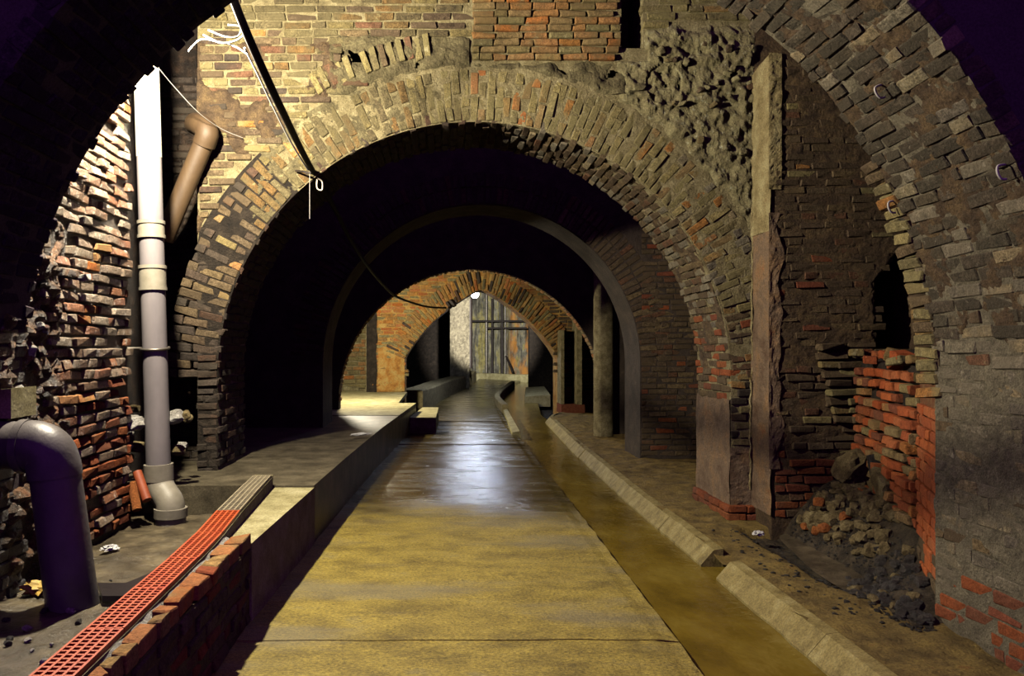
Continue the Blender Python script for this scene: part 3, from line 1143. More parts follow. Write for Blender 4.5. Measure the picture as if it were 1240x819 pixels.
# ------------------------------------------------------------------ left wall
wl = empty('wall_left')
struct(wl, 'wet ragged brick side wall beside the grey downpipe', 'wall')
LY1 = 5.90
mb = MB()
mb.box((-3.4, NY1 - .01, -.3), (LX - .028, LY1, 6))
mb.box((-3.4, LY1, -.3), (-2.78, AY1 - .3, 6))
mb.box((-3.4, 7.6, -.3), (-2.24, AY1, 6))
mb.build('wall_core', 'mortar_wet', wl)
S = Bricks(wl, 'worn')


def keepL(c):
    x, y = proj(c)
    if x < 62 + 22 * nz(y * .02, 1, 5) and y > 300: return False
    if 144 < x and 440 < y < 480: return R.random() < .3
    if 60 < x < 78 and 240 < y < 330: return R.random() < .4
    return R.random() > .03


def matL(c):
    x, y = proj(c)
    r = R.random()
    if y > 485: return 'brick_red' if r < .6 else 'brick_wet'
    if 60 < x < 130 and y > 260: return 'brick_wet' if r < .8 else 'brick_rust'
    return 'brick_wet' if r < .95 else 'brick_red'


courses(S, (LX, NY1, .27), (0, 1, 0), (1, 0, 0), LY1 - NY1, 0, 4.4, bl=.23, bh=.060, joint=.014, depth=.13, mat=matL, keep=keepL,
        prot=lambda c: R.uniform(-.012, .012) if c.z < 1.25 else R.uniform(-.02, .022), tilt=.035)
S.finish(300)
# eroded lumps and lime crust near the arch edge
mb = MB()


def erode(u, v):
    y, z = NY0 + .1 + u * 1.35, .2 + v * 2.6
    x, py = proj((LX, y, z))
    ok = sm(96, 60, x + 26 * nz(py * .03, 2, 2)) * sm(225, 290, py)
    d = .02 + .09 * fbm(y, z, 1, 6, 5) + .06 * nz(y, z, 7, 14)
    return LX - .04 + max(d, -.02) * ok + .012, y, z


mb.grid(erode, 90, 150)
mb.build('eroded_core', 'eroded', wl)
for k in range(34):
    x, y = R.uniform(2, 100), R.uniform(300, 520)
    if x > 62 and R.random() < .6: continue
    Y = FPX * LX / (x - VX)
    if not NY0 + .1 < Y < 5.4: continue
    c = P(x, y, Y)
    stone('stone', c + Vector((.01, 0, 0)), (.06, R.uniform(.06, .16), R.uniform(.04, .10)), ['eroded', 'lime_white', 'brick_wet_dark', 'eroded'][k % 4], wl)
# recess behind the downpipe
S = Bricks(wl, 'worn')
courses(S, (-2.78, 7.6, .28), (1, 0, 0), (0, -1, 0), .54, 0, 4.0, bl=.22, bh=.06, joint=.014, mat='brick_dark', prot=(-.01, .03), tilt=.03)
courses(S, (-2.24, 7.6, .28), (0, -1, 0), (-1, 0, 0), .6, 0, 4.0, bl=.22, bh=.06, joint=.014, mat='brick_dark', prot=(-.005, .012), tilt=.02)
courses(S, (-2.24, AY0, .28), (1, 0, 0), (0, -1, 0), .18, 0, 1.25, bl=.2, bh=.06, joint=.014, mat='brick_dark', prot=(.0, .02), tilt=.02)  # dark bricks paint the shadow down the lit arch's left pier
S.finish(220)
for k in range(14):
    stone('stone', P(R.choice((158, 218)) + R.uniform(-8, 10), R.uniform(480, 560), 5.95 + R.uniform(0, .5)), R.uniform(.10, .17), 'stone_tan' if k % 2 else 'lime_white', wl)

# ------------------------------------------------------------------ ceilings
mb = MB()
mb.box((-4.2, DY1 - .1, 4.3), (5.2, FY1, 4.6))
mb.box((-4.2, FY1, 5.2), (7.5, 41, 5.5))
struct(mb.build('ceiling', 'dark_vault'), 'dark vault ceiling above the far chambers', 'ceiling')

# ------------------------------------------------------------------ inner dark arch
profB = circ(BC, BR, BS, 56)
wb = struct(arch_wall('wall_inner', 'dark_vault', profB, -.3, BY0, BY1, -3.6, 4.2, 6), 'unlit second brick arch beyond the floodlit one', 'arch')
S = Bricks(wb, 'worn')
courses(S, (2.76, BY0, .08), (1, 0, 0), (0, -1, 0), .9, 0, 3.3, bl=.24, bh=.066, joint=.012, mat=lambda c: 'brick_brown' if R.random() < .9 else 'brick_red', prot=(.002, .016), keep=lambda c: math.hypot(c.x - BC, c.z - BS) > 2.3 or c.z < BS)
for k, (p, tg, out, st) in enumerate(resample(profB, .08)):
    for o0, l in ((.01, .23), (.25, .2)):
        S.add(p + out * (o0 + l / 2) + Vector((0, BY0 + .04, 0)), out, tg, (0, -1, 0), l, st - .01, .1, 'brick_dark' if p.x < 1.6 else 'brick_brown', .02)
S.finish(260)
mb = MB()
mb.box((-3.6, AY1, -.3), (-3.2, DY1, 5))
mb.box((3.62, AY1, -.3), (4.2, DY1, 5))
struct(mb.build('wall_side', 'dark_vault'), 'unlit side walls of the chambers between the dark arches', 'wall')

# ------------------------------------------------------------------ deep arch and its pilaster
profD = circ(DC, DR, DS, 56)
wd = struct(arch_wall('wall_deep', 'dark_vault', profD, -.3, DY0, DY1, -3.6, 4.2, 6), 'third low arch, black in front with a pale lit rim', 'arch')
S = Bricks(wd, 'worn')
for k, (p, tg, out, st) in enumerate(resample(profD, .08)):
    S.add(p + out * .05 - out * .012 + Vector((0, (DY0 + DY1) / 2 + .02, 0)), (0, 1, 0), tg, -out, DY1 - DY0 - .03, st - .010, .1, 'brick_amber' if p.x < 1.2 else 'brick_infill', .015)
S.finish(120)
mb = MB()
mb.tube([(2.80 + .012 * nz(k, 1, 1), 13.45, .04 + k * .12) for k in range(26)], [.17 + .01 * nz(k * .7, 4, 4) for k in range(26)], 14)
mb.build('pilaster', 'mortar_khaki', wd, True)

# ------------------------------------------------------------------ far orange arch
PF = [(0, 1.72), (.15, 1.68), (.4, 1.53), (.8, 1.26), (1.2, .92), (1.5, .60), (1.75, .27), (1.88, .05), (1.9, 0)]
profF = [(FC + 1.9 * 0 + x, FS + z) for x, z in reversed(PF)] + [(FC - x, FS + z) for x, z in PF[1:]]
wf = struct(arch_wall('wall_back', 'mortar_amber', profF, -.3, FY0, FY1, -1.9, 3.95, 5), 'far pointed brick arch glowing orange under the hidden lamp', 'arch')
S = Bricks(wf, 'worn')
cF = Vector((FC, 0, FS - .55))
for k, (p, tg, out, st) in enumerate(resample(profF, .082)):
    o2 = ((p - cF).normalized() * .6 + out * .4).normalized()
    t2 = Vector((-o2.z, 0, o2.x))
    for o0, l in ((.01, .27), (.29, .25)) if k % 2 else ((.01, .14), (.16, .38)):
        rr = R.random()
        S.add(p + o2 * (o0 + l / 2) + Vector((0, FY0 + .04 - R.uniform(0, .04), 0)), o2, t2, (0, -1, 0), l, st - R.uniform(.012, .025), .1,
              'brick_amber' if rr < .42 else ('brick_rust' if rr < .60 else ('brick_khaki' if rr < .88 else 'brick_dark')), .03)


def keepF(c):
    dx = abs(c.x - FC)
    z = FS + interp(PF, dx) if dx < 1.9 else -1
    return c.z > z + .52 and dx < 2.9 or dx > 1.93 + (.5 if c.z > FS else 0)


courses(S, (-1.9, FY0, .52), (1, 0, 0), (0, -1, 0), 5.8, 0, 3.4, bl=.25, bh=.075, joint=.012, mat=lambda c: R.choice(('brick_amber', 'brick_khaki', 'brick_rust')) if c.x < 2.6 else 'brick_brown', keep=keepF, prot=(.0, .02))
S.finish(300)
# amber render on the left haunch
mb = MB()
mb.grid(lambda u, v: (-1.62 + u * .66, FY0 - .025 - .02 * fbm(u * .7, v, 2, 5, 4), .5 + v * (1.1 + .1 * nz(u * 3, 2, 1))), 16, 24)
mb.build('render_coat', 'mortar_amber', wf)
mb = MB()
mb.grid(lambda u, v: (-1.905 + u * (.26 + .05 * nz(v * 6, 1, 1)), FY0 - .03 - .012 * fbm(u, v * 3, 5, 4, 4), .47 + v * 2.3), 8, 50)
mb.build('shade_strip', 'mortar_dark', wf)  # shaded corner of the arch painted as a dark strip
# right pier strips and red brick foot
mb = MB()
mb.box((2.82, FY0 - .55, .0), (2.90, FY0 + .02, 2.0))
mb.box((3.18, FY0 - .7, .0), (3.30, FY0 + .02, 2.35))
mb.build('pier_strip', 'mortar_khaki', wf)
mb = MB()
mb.box((2.80, FY0 - .75, .0), (3.36, FY0 - .01, .22))
mb.build('pier_foot', 'brick_red', wf)
# bright recessed wall on the left of that chamber
mb = MB()
mb.box((-4.2, 20.3, -.3), (-1.98, 20.6, 4.4))
mb.hexa([(-1.92, FY0 + .01, -.3), (-1.89, FY0, -.3), (-1.89, 20.6, -.3), (-2.02, 20.4, -.3), (-1.92, FY0 + .01, 4.4), (-1.89, FY0, 4.4), (-1.89, 20.6, 4.4), (-2.02, 20.4, 4.4)])
mb.box((-4.6, DY1, -.3), (-4.2, 20.6, 4.4))
mb.box((3.9, DY1, -.3), (4.3, FY1, 4.4))
wc = struct(mb.build('wall_chamber', 'mortar_khaki'), 'pale rubble-faced recess wall lit beside the far orange arch', 'wall')
S = Bricks(wc, 'worn')
courses(S, (-4.1, 20.3, .5), (1, 0, 0), (0, -1, 0), 2.06, 0, 2.6, bl=.3, bh=.10, joint=.02, mat=lambda c: 'brick_khaki' if R.random() < .7 else 'brick_infill', prot=(.0, .06), tilt=.06)
S.finish(150)
for k in range(10):
    stone('stone', P(R.uniform(410, 430), R.uniform(462, 482), 19.9), R.uniform(.2, .34), 'rough_core', wc)

# ------------------------------------------------------------------ end of the tunnel
mb = MB()
mb.grid(lambda u, v: (.6 + u * 7, 40 - .35 * abs(fbm(u * 10.5, v * 2, 1, 1.0, 4)) - (.5 if .33 < u < .40 else 0), -.3 + v * 5.6), 90, 40)
we = struct(mb.build('wall_end', 'end_wall', None, True), 'stained grey and ochre concrete wall closing the tunnel', 'wall')
mb = MB()
mb.grid(lambda u, v: (P(545, 0, 30).x + u * .76, 30 - .12 * fbm(u, v * 4, 3, 3, 5) - .12 * math.sin(u * math.pi), v * 4.9), 16, 90)
mb.box((P(545, 0, 30).x, 30.02, -.3), (P(568, 0, 30).x, 30.8, 5.2))
struct(mb.build('wall_pillar', 'mortar_grey'), 'pale gritty masonry pillar left of the far lamp', 'pillar')
mb = MB()
mb.box((-4.2, FY1, -.3), (-3.9, 40, 5.4))
mb.box((-4.2, 36.5, -.3), (.6, 40, 5.4))
mb.box((P(641, 0, 33).x, 33, -.3), (P(641, 0, 33).x + 2.6, 33.5, 5.4))
mb.box((6.6, FY1, -.3), (7.0, 40, 5.4))
struct(mb.build('wall_far', 'mortar_dark'), 'black side walls of the last chamber', 'wall')
# pipes on the end wall
for (px_, y0, y1, rad, mt, lab) in ((589, 352, 452, .07, 'metal', 'pale upright pipe beside the lamp on the end wall'), (596, 362, 455, .06, 'iron_dark', 'dark upright pipe second from the lamp on the end wall'),
                                (608, 366, 456, .08, 'iron_dark', 'thick dark upright pipe in the middle of the end wall'), (612, 372, 458, .05, 'metal', 'thin pale upright pipe near the ochre stain on the end wall'),
                                (569, 362, 446, .10, 'iron_dark', 'dark upright pipe against the gritty pillar')):
    mb = MB()
    Yp = 39.2 if px_ != 569 else 30.4
    a, b = P(px_, y0, Yp), P(px_, y1, Yp)
    b.z = max(b.z, -.05)
    mb.tube([a, (a + b) / 2, b], rad, 10)
    tag(mb.build('wall_pipe', mt, None, True), lab, 'pipe', 'upright pipes on the end wall')
for (py_, lab) in ((389, 'upper thin iron bar spanning the end wall'), (397.5, 'lower thin iron bar spanning the end wall')):
    mb = MB()
    mb.tube([P(563 if py_ < 390 else 590, py_, 38.9), P(600, py_, 38.9), P(638, py_, 38.9)], .05, 8)
    tag(mb.build('cross_bar', 'iron_dark', None, True), lab, 'bar', 'bars across the end wall')
mb = MB()
mb.tube([P(613, 432, 38.5), P(617, 440, 38.2), P(621, 452, 37.9)], .06, 8)
tag(mb.build('leaning_rod', 'iron_dark', None, True), 'short dark rod leaning at the foot of the end wall', 'rod')


def low_wall(name, pts, w, h, mat, label, cat, z0=-.2):
    pts = spline([Vector((x, y, 0)) for x, y in pts], 6)
    mb = MB()
    sec = []
    for i, p in enumerate(pts):
        t = (pts[min(i + 1, len(pts) - 1)] - pts[max(i - 1, 0)]).normalized()
        s = Vector((t.y, -t.x, 0))
        hh = h + .02 * nz(p.x * 2, p.y * 2, 1)
        k = .12 * min(w, .3)
        sec.append([p - s * w / 2 + Vector((0, 0, z0)), p - s * w / 2 + Vector((0, 0, hh - k)), p - s * (w / 2 - k) + Vector((0, 0, hh)), p + s * (w / 2 - k) + Vector((0, 0, hh)), p + s * w / 2 + Vector((0, 0, hh - k)), p + s * w / 2 + Vector((0, 0, z0))])
    for a, b in zip(sec, sec[1:]):
        for j in range(5):
            mb.quad(a[j], a[j + 1], b[j + 1], b[j])
    mb.quad(*reversed(sec[0]))
    mb.quad(*sec[-1])
    return struct(mb.build(name, mat, clean=True), label, cat)


low_wall('wall_parapet_far', [(-.85, 20.3), (-.55, 22.2), (-.15, 25.5), (.6, 30.2), (1.25, 36.6)], .62, .46, 'mortar_khaki', 'curved low concrete wall left of the far road', 'low wall')
low_wall('wall_kerb_far', [(1.50, 18.6), (1.50, 20.5), (1.58, 22.5), (1.95, 25.5), (2.85, 31.5)], .16, .2, 'mortar_khaki', 'thin curved kerb wall between far road and channel', 'low wall')
low_wall('wall_kerb_end', [(1.3, 38.6), (2.2, 38.2), (3.2, 37.0), (4.3, 36.0)], .4, .28, 'concrete_pale', 'pale bank of rubble concrete at the foot of the end wall', 'kerb')
# pale slab at the roadside and the block by the platform
mb = MB()
mb.hexa([(1.22, 13.9, -.1), (1.42, 13.9, -.1), (1.62, 20.2, -.1), (1.52, 20.2, -.1), (1.25, 13.9, .05), (1.38, 13.9, .07), (1.6, 20.2, .10), (1.52, 20.2, .08)])
tag(mb.build('kerb_stone', 'concrete_pale'), 'long white kerb stone lying at the road edge below the orange arch', 'kerb stone')
c = PG(518, 493, .32)
mb = MB()
mb.hexa([(-.62, 14.1, .0), (-.14, 14.1, .0), (-.10, 16.2, .0), (-.44, 16.2, .0), (-.62, 14.1, .30), (-.14, 14.1, .30), (-.10, 16.2, .32), (-.44, 16.2, .32)])
tag(mb.build('concrete_block', 'concrete_pale'), 'pale-topped concrete block beside the end of the platform', 'block')
c = P(636, 476, 24)
mb = MB()
mb.hexa([(2.4, 23.0, -.2), (3.2, 23.0, -.2), (3.6, 27.5, -.2), (2.9, 27.5, -.2), (2.45, 23.0, .10), (3.2, 23.0, .16), (3.6, 27.5, .18), (2.95, 27.5, .14)])
tag(mb.build('concrete_block', 'concrete_pale'), 'pale concrete block at the dark right bank of the far channel', 'block')

# ------------------------------------------------------------------ left platform, parapet, basin
def par_r(y):
    return interp([(1, -1.13), (4.5, -1.12), (7.87, -.99), (10.8, -.85), (15.3, -.545)], y)


def grz(y):
    return interp([(4.2, .518), (5.0, .548), (6.2, .56)], y)


def par_l(y):
    return interp([(1, -1.27), (2.46, -1.205), (4.44, -1.275), (6.24, -1.39)], y)


plat = empty('floor_platform')
struct(plat, 'raised concrete platform along the left of the road', 'platform')
ys = [6.24 + (15.3 - 6.24) * k / 40 for k in range(41)]
mb = MB()
for a, b in zip(ys, ys[1:]):
    for (x0a, x1a, x0b, x1b) in ((-3.3, par_r(a), -3.3, par_r(b)),):
        mb.quad((x0a, a, .47), (x1a, a, .47), (x1b, b, .47), (x0b, b, .47))
        mb.quad((x1a, a, .47), (x1a, a, -.3), (x1b, b, -.3), (x1b, b, .47))
mb.quad((-3.3, 6.24, .47), (-3.3, 6.24, -.3), (par_r(6.24), 6.24, -.3), (par_r(6.24), 6.24, .47))
mb.quad((-3.3, 15.3, .47), (par_r(15.3), 15.3, .47), (par_r(15.3), 15.3, -.3), (-3.3, 15.3, -.3))
mb.quad((-4.2, 15.3, .465), (-.9, 15.3, .465), (-.9, 19.2, .465), (-4.2, 20.4, .465))
mb.build('platform_body', 'concrete_shaded', plat)  # shaded stretch of the platform painted with darker concrete
mb = MB()
for a, b in zip(ys, ys[1:]):
    if a > 12.4:
        mb.hexa([(-3.3, a, .40), (par_r(a) + .004, a, .40), (par_r(b) + .004, b, .40), (-3.3, b, .40), (-3.3, a, .478), (par_r(a) + .004, a, .478), (par_r(b) + .004, b, .478), (-3.3, b, .478)])
mb.hexa([(-4.2, 15.3, .40), (-.9, 15.3, .40), (-.9, 19.0, .40), (-4.2, 20.3, .40), (-4.2, 15.3, .478), (-.9, 15.3, .478), (-.9, 19.0, .478), (-4.2, 20.3, .478)])
mb.build('platform_slab', 'concrete_pale', plat)  # pale top paints the lamplit far end, up to the arch's shadow
mb = MB()                                                   # lower strip behind the brick parapet top
ya, yb, nn = 4.47, 6.26, 14
for k in range(nn):
    a, b = ya + (yb - ya) * k / nn, ya + (yb - ya) * (k + 1) / nn
    mb.hexa([(par_l(a) - .02, a, -.3), (par_r(a) + .004, a, -.3), (par_r(b) + .004, b, -.3), (par_l(b) - .02, b, -.3), (par_l(a) - .02, a, .455), (par_r(a) + .004, a, .455), (par_r(b) + .004, b, .455), (par_l(b) - .02, b, .455)])
mb.build('coping', 'concrete_pale', plat)

wpar = empty('wall_parapet')
struct(wpar, 'low brick parapet between the wet basin and the road, orange bricks on top', 'low wall')
mb = MB()
for k in range(12):
    a, b = .9 + (4.47 - .9) * k / 12, .9 + (4.47 - .9) * (k + 1) / 12
    A0, A1, B0, B1 = par_l(a) - .20, par_r(a) - .008, par_l(b) - .20, par_r(b) - .008
    mb.hexa([(A0, a, -.3), (A1, a, -.3), (B1, b, -.3), (B0, b, -.3), (A0, a, .43), (A1, a, .43), (B1, b, .43), (B0, b, .43)])
mb.build('wall_core', 'mortar_brown', wpar)
S = Bricks(wpar, 'worn')
courses(S, (-1.12, .9, .01), (0, 1, 0), (1, 0, 0), 3.56, 0, .43, bl=.23, bh=.06, joint=.011, mat=lambda c: 'brick_brown' if R.random() < .75 else 'brick_red', prot=(-.010, .004), tilt=.01)
y = .95
k = 0
while y < 4.42:                                            # bricks laid across the top
    w = R.uniform(.105, .125) if R.random() < .6 else R.uniform(.2, .235)
    w = min(w, 4.47 - y)
    c = y + w / 2
    x0, x1 = par_l(c) + .035 + R.uniform(-.012, .012), par_r(c) + R.uniform(-.012, .006)
    S.add(((x0 + x1) / 2, c, .468 + R.uniform(-.006, .006)), (1, 0, 0), (0, 1, 0), (0, 0, 1), x1 - x0, w - .012, .075, R.choice(('brick_orange', 'brick_rust', 'brick_rust', 'brick_amber')), .02)
    y += w
    k += 1
S.finish(300)
mb = MB()
mb.grid(lambda u, v: (par_l(.9 + v * 3.6) - .01 + u * .075, .9 + v * 3.6, .492 + .018 * fbm(u * .3, v * 14, 2, 1.4, 4) - .03 * u), 6, 140)
mb.build('mortar_bed', 'lime_white', wpar)

# trough and plastic grille modules
tr = empty('drain_trough')
tag(tr, 'narrow concrete drain trough under the orange grille', 'drain')
mb = MB()
nn = 30
for k in range(nn):
    a, b = .9 + (6.24 - .9) * k / nn, .9 + (6.24 - .9) * (k + 1) / nn
    for o0, o1 in ((-.155, -.148), (-.012, .002)):
        mb.hexa([(par_l(a) + o0, a, .2), (par_l(a) + o1, a, .2), (par_l(b) + o1, b, .2), (par_l(b) + o0, b, .2), (par_l(a) + o0, a, grz(a) - .02), (par_l(a) + o1, a, grz(a) - .02), (par_l(b) + o1, b, grz(b) - .02), (par_l(b) + o0, b, grz(b) - .02)])
mb.build('side_wall', 'concrete_pale', tr, clean=False)
mb = MB()
mb.hexa([(par_l(6.2) - .15, 6.22, .2), (par_l(6.2), 6.22, .2), (par_l(6.2), 6.25, .2), (par_l(6.2) - .15, 6.25, .2), (par_l(6.2) - .15, 6.22, .555), (par_l(6.2), 6.22, .555), (par_l(6.2), 6.25, .555), (par_l(6.2) - .15, 6.25, .555)])
mb.build('end_plate', 'concrete_pale', tr)


def grille(L, W=.148):
    mb = MB()
    nb = 5
    for i in range(nb):
        x = -W / 2 + (W - .010) * i / (nb - 1)
        mb.box((x, 0, -.025), (x + .010, L, 0))
    n = int(L / .034)
    for j in range(n + 1):
        y = (L - .010) * j / n
        mb.box((-W / 2 + .002, y, -.022), (W / 2 - .002, y + .011, -.0015))
    me = bpy.data.meshes.new('grille')
    me.from_pydata(mb.v, [], mb.f)
    return me


gm = {}
edges = [2.45, 2.95, 3.45, 3.95, 4.45, 4.95, 5.45, 5.85, 6.22]
glab = ['orange plastic grille module at the bottom edge of the picture', 'orange plastic grille module second up from the bottom edge', 'orange plastic grille module third up from the bottom edge',
        'orange plastic grille module fourth up from the bottom edge', 'last orange grille module, level with the step in the parapet',
        'grey mud-caked grille module next after the orange ones', 'grey mud-caked grille module second from the far end', 'last grey grille module at the far end of the trough']
for i, (a, b) in enumerate(zip(edges, edges[1:])):
    L = b - a - .006
    mat = 'plastic_orange' if b < 4.97 else 'plastic_grey'
    key = (round(L, 3), mat)
    if key not in gm:
        gm[key] = grille(L)
        gm[key].materials.append(M[mat])
    o = bpy.data.objects.new('drain_grille', gm[key])
    COL.objects.link(o)
    xa, xb = par_l(a) - .078, par_l(b) - .078
    o.location = (xa, a, grz(a) + R.uniform(.0, .004))
    o.rotation_euler = (math.atan2(grz(b) - grz(a), b - a), R.uniform(-.02, .02), -math.atan2(xb - xa, b - a))
    tag(o, glab[i], 'grille', 'plastic grille modules in a row on the parapet')

# wet basin floor
mb = MB()


def basin(u, v):
    x, y = -3.3 + u * 2.0, .5 + v * 5.8
    x = min(x, par_l(y) - .13)
    z = .235 + .030 * fbm(x, y, 1, 1.6, 5) + .008 * nz(x, y, 2, 12)
    return x, y, z


mb.grid(basin, 70, 170)
struct(mb.build('floor_basin', 'basin', None, True), 'wet muddy basin floor behind the parapet', 'floor')

# ------------------------------------------------------------------ right channel, kerb, dirt ledge
mb = MB()
mb.grid(lambda u, v: (1.15 + u * 1.25 + max(0, (v * 40 - 1.5) - 20) * .10, -1.5 + v * 38, -.085 + .004 * nz(u * 6, v * 60, 1)), 10, 200)
tag(mb.build('channel_water', 'water', None, True), 'shallow muddy yellow water running along the channel', 'water', kind='structure')
kerb = empty('trim_kerb')
struct(kerb, 'battered concrete kerb along the water channel', 'kerb')


def kb(y):
    return interp([(-1.5, 1.93), (4, 1.96), (8.2, 1.97), (12, 2.05), (15, 2.16), (17, 2.25), (17.6, 2.4), (18.3, 2.75)], y)


y = -1.4
k = 0
while y < 17.3:
    l = R.uniform(1.0, 1.7)
    if y < 5.5 and y + l > 5.25: l = 5.55 - y
    b = min(y + l, 18.2)
    a2, b2 = y + .002, b - .002
    sh = .008 * R.uniform(-1, 1)
    if 5.5 < y < 5.6:
        y = 5.87
        continue                                           # a gap filled with mud
    mb = MB()
    nn = 8
    for j in range(nn):
        p0, p1 = a2 + (b2 - a2) * j / nn, a2 + (b2 - a2) * (j + 1) / nn
        w0, w1 = .015 * nz(p0 * 5, 1, 1), .015 * nz(p1 * 5, 1, 1)
        secA = [(kb(p0) + sh + w0, p0, -.25), (kb(p0) + sh + w0, p0, -.07), (kb(p0) + .10 + sh + w0, p0, .045), (kb(p0) + .17 + sh, p0, .055), (kb(p0) + .17 + sh, p0, -.25)]
        secB = [(kb(p1) + sh + w1, p1, -.25), (kb(p1) + sh + w1, p1, -.07), (kb(p1) + .10 + sh + w1, p1, .045), (kb(p1) + .17 + sh, p1, .055), (kb(p1) + .17 + sh, p1, -.25)]
        for q in range(4):
            mb.quad(secA[q], secA[q + 1], secB[q + 1], secB[q])
        if j == 0: mb.quad(*reversed(secA))
        if j == nn - 1: mb.quad(*secB)
    mb.build('kerb_block', 'kerb', kerb, clean=True)
    y = b
    k += 1


def dirt_z(x, y):
    z = .035 + .030 * fbm(x, y, 2, 2.2, 5) + .012 * nz(x, y, 4, 9)
    if 4.3 < y < 6.65:
        z += (sm(2.86, 3.35, x) * .42 * sm(4.5, 5.2, y)) + sm(2.62, 2.95, x) * .16 * sm(5.5, 4.7, y) * sm(4.25, 4.5, y)
        z -= .085 * sm(2.50, 2.66, x + .05 * nz(y * 3, 1, 1)) * sm(3.0, 2.86, x) * sm(4.6, 5.0, y)
    if 5.45 < y < 6.0:
        z -= .05 * sm(2.35, 2.1, x) * (1 - abs(y - 5.71) / .28)
    return z


mb = MB()
mb.grid(lambda u, v: ((lambda x, y: (x, y, dirt_z(x, y)))(kb(-1.4 + v * 19.6) + .10 + u * (3.75 - kb(-1.4 + v * 19.6)), -1.4 + v * 19.6)), 60, 420)
ledge = struct(mb.build('floor_ledge', 'soil', None, True), 'muddy ochre ledge between kerb and right-hand piers', 'floor')
mb = MB()
mb.grid(lambda u, v: ((lambda x, y: (x, y, dirt_z(x, y) + .006 * (1 if u > .04 else -3)))(2.58 + .08 * nz(v * 9, 1, 1) + u * 1.0, 4.3 + v * 2.3)), 50, 110)
mb.build('rubble_bed', 'rubble_soil', ledge, True)
mb = MB()
pud = [(2.62, 4.95), (2.74, 4.8), (2.84, 5.0), (2.93, 5.5), (3.0, 6.1), (2.94, 6.5), (2.80, 6.4), (2.70, 5.9), (2.62, 5.4)]
pp = spline([Vector((x, y, .008)) for x, y in pud + pud[:1]], 5)[:-1]
mb.quad(*pp)
tag(mb.build('puddle', 'basin'), 'dark still puddle in the gutter below the broken wall', 'puddle')

# rubble: countable stones, then gravel
for (x, y, Y, sz, lab, mt) in ((1036, 566, 6.25, (.34, .3, .36), 'large squared tan stone under the broken brick wall at the cavity', 'stone_tan'),
                               (1080, 588, 5.75, (.36, .3, .28), 'large grey stone wedged between red return and rubble heap', 'stone_tan'),
                               (992, 608, 6.2, .12, 'orange brick lump at the dark foot of the pier', 'stone_orange'),
                               (1064, 565, 6.0, (.2, .22, .26), 'dark stone in the gap between the two large stones', 'stone_dark')):
    tag(stone('fallen_stone', P(x, y, Y), sz, mt, sub=3), lab, 'stone')
n_t = 0
while n_t < 130:
    x, y = R.uniform(2.90, 3.42), R.uniform(5.25, 6.45)
    if (Vector((x, y, 0)) - Bp).dot(nd) < -.02: continue
    s = R.uniform(.06, .14)
    z = dirt_z(x, y)
    mt = 'stone_tan' if R.random() < .94 else 'stone_orange'
    if sm(2.86, 3.35, x) < .15: continue
    if mt == 'stone_tan':
        tag(stone('rubble_stone', (x, y, z + s * .2), s, mt), 'tan rubble stone in the heap under the broken red wall', 'stone', 'tan rubble heap')
    else:
        tag(stone('brick_fragment', (x, y, z + s * .2), s, mt), 'orange brick fragment among the tan rubble stones', 'brick fragment', 'brick fragments in the rubble')
    n_t += 1
n_t = 0
while n_t < 130:
    x, y = R.uniform(2.60, 3.04), R.uniform(4.3, 5.35)
    if (Vector((x, y, 0)) - Ap).dot(nc) < .02 and y > NY1 or (y < NY1 + .05 and x > 2.76): continue
    s = R.uniform(.05, .11)
    dk = R.random() < .88
    tag(stone('rubble_stone', (x, y, dirt_z(x, y) + s * .15), s, 'stone_dark' if dk else 'stone_tan'), 'dark wet rubble stone at the foot of the orange return' if dk else 'pale stone among the dark wet rubble', 'stone', 'dark rubble heap' if dk else 'pale stones in the dark rubble')
    n_t += 1
gv, gf, k = [], [], 0
src = [stone_data(i, 'stone_dark', 1) for i in range(6)]
for j in range(3500):
    x, y = R.uniform(2.25, 3.35), R.uniform(4.2, 6.6)
    if x < 2.55 and R.random() < .9: continue
    if y < NY1 + .06 and x > 2.74 or (Vector((x, y, 0)) - Ap).dot(nc) < .03 and y < 5.02 or (Vector((x, y, 0)) - Bp).dot(nd) < .03 or x > 2.8 and y > 6.55: continue
    me = src[R.randrange(6)]
    s = R.uniform(.012, .045)
    a = R.uniform(0, 6.28)
    z = dirt_z(x, y)
    for v in me.vertices:
        gv.append((x + s * (v.co.x * math.cos(a) - v.co.y * math.sin(a)), y + s * (v.co.x * math.sin(a) + v.co.y * math.cos(a)), z + s * .7 * v.co.z))
    for p_ in me.polygons:
        gf.append(tuple(k + q for q in p_.vertices))
    k += len(me.vertices)
me = bpy.data.meshes.new('gravel')
me.from_pydata(gv, [], gf)
me.materials.append(M['soil_dark'])
o = bpy.data.objects.new('gravel', me)
COL.objects.link(o)
tag(o, 'fine dark gravel strewn over the ledge below the broken wall', 'gravel', kind='stuff')

# ------------------------------------------------------------------ pipes on the left
dp = empty('downpipe', (-2.06, 6.05, .25))
tag(dp, 'tall grey plastic downpipe with white upper length by the left wall', 'pipe')
top_p, bot_p = P(176, 40, 6.05), P(192, 568, 6.05)
joint_p = top_p.lerp(bot_p, (190 - 40) / 528.)


def onpipe(py):
    return top_p.lerp(bot_p, (py - 40) / 528.)


def seg(name, y0, y1, r, mat, parent=dp):
    mb = MB()
    a, b = onpipe(y0), onpipe(y1)
    mb.tube([a, a.lerp(b, .5), b], r, 24)
    return mb.build(name, mat, parent, True)


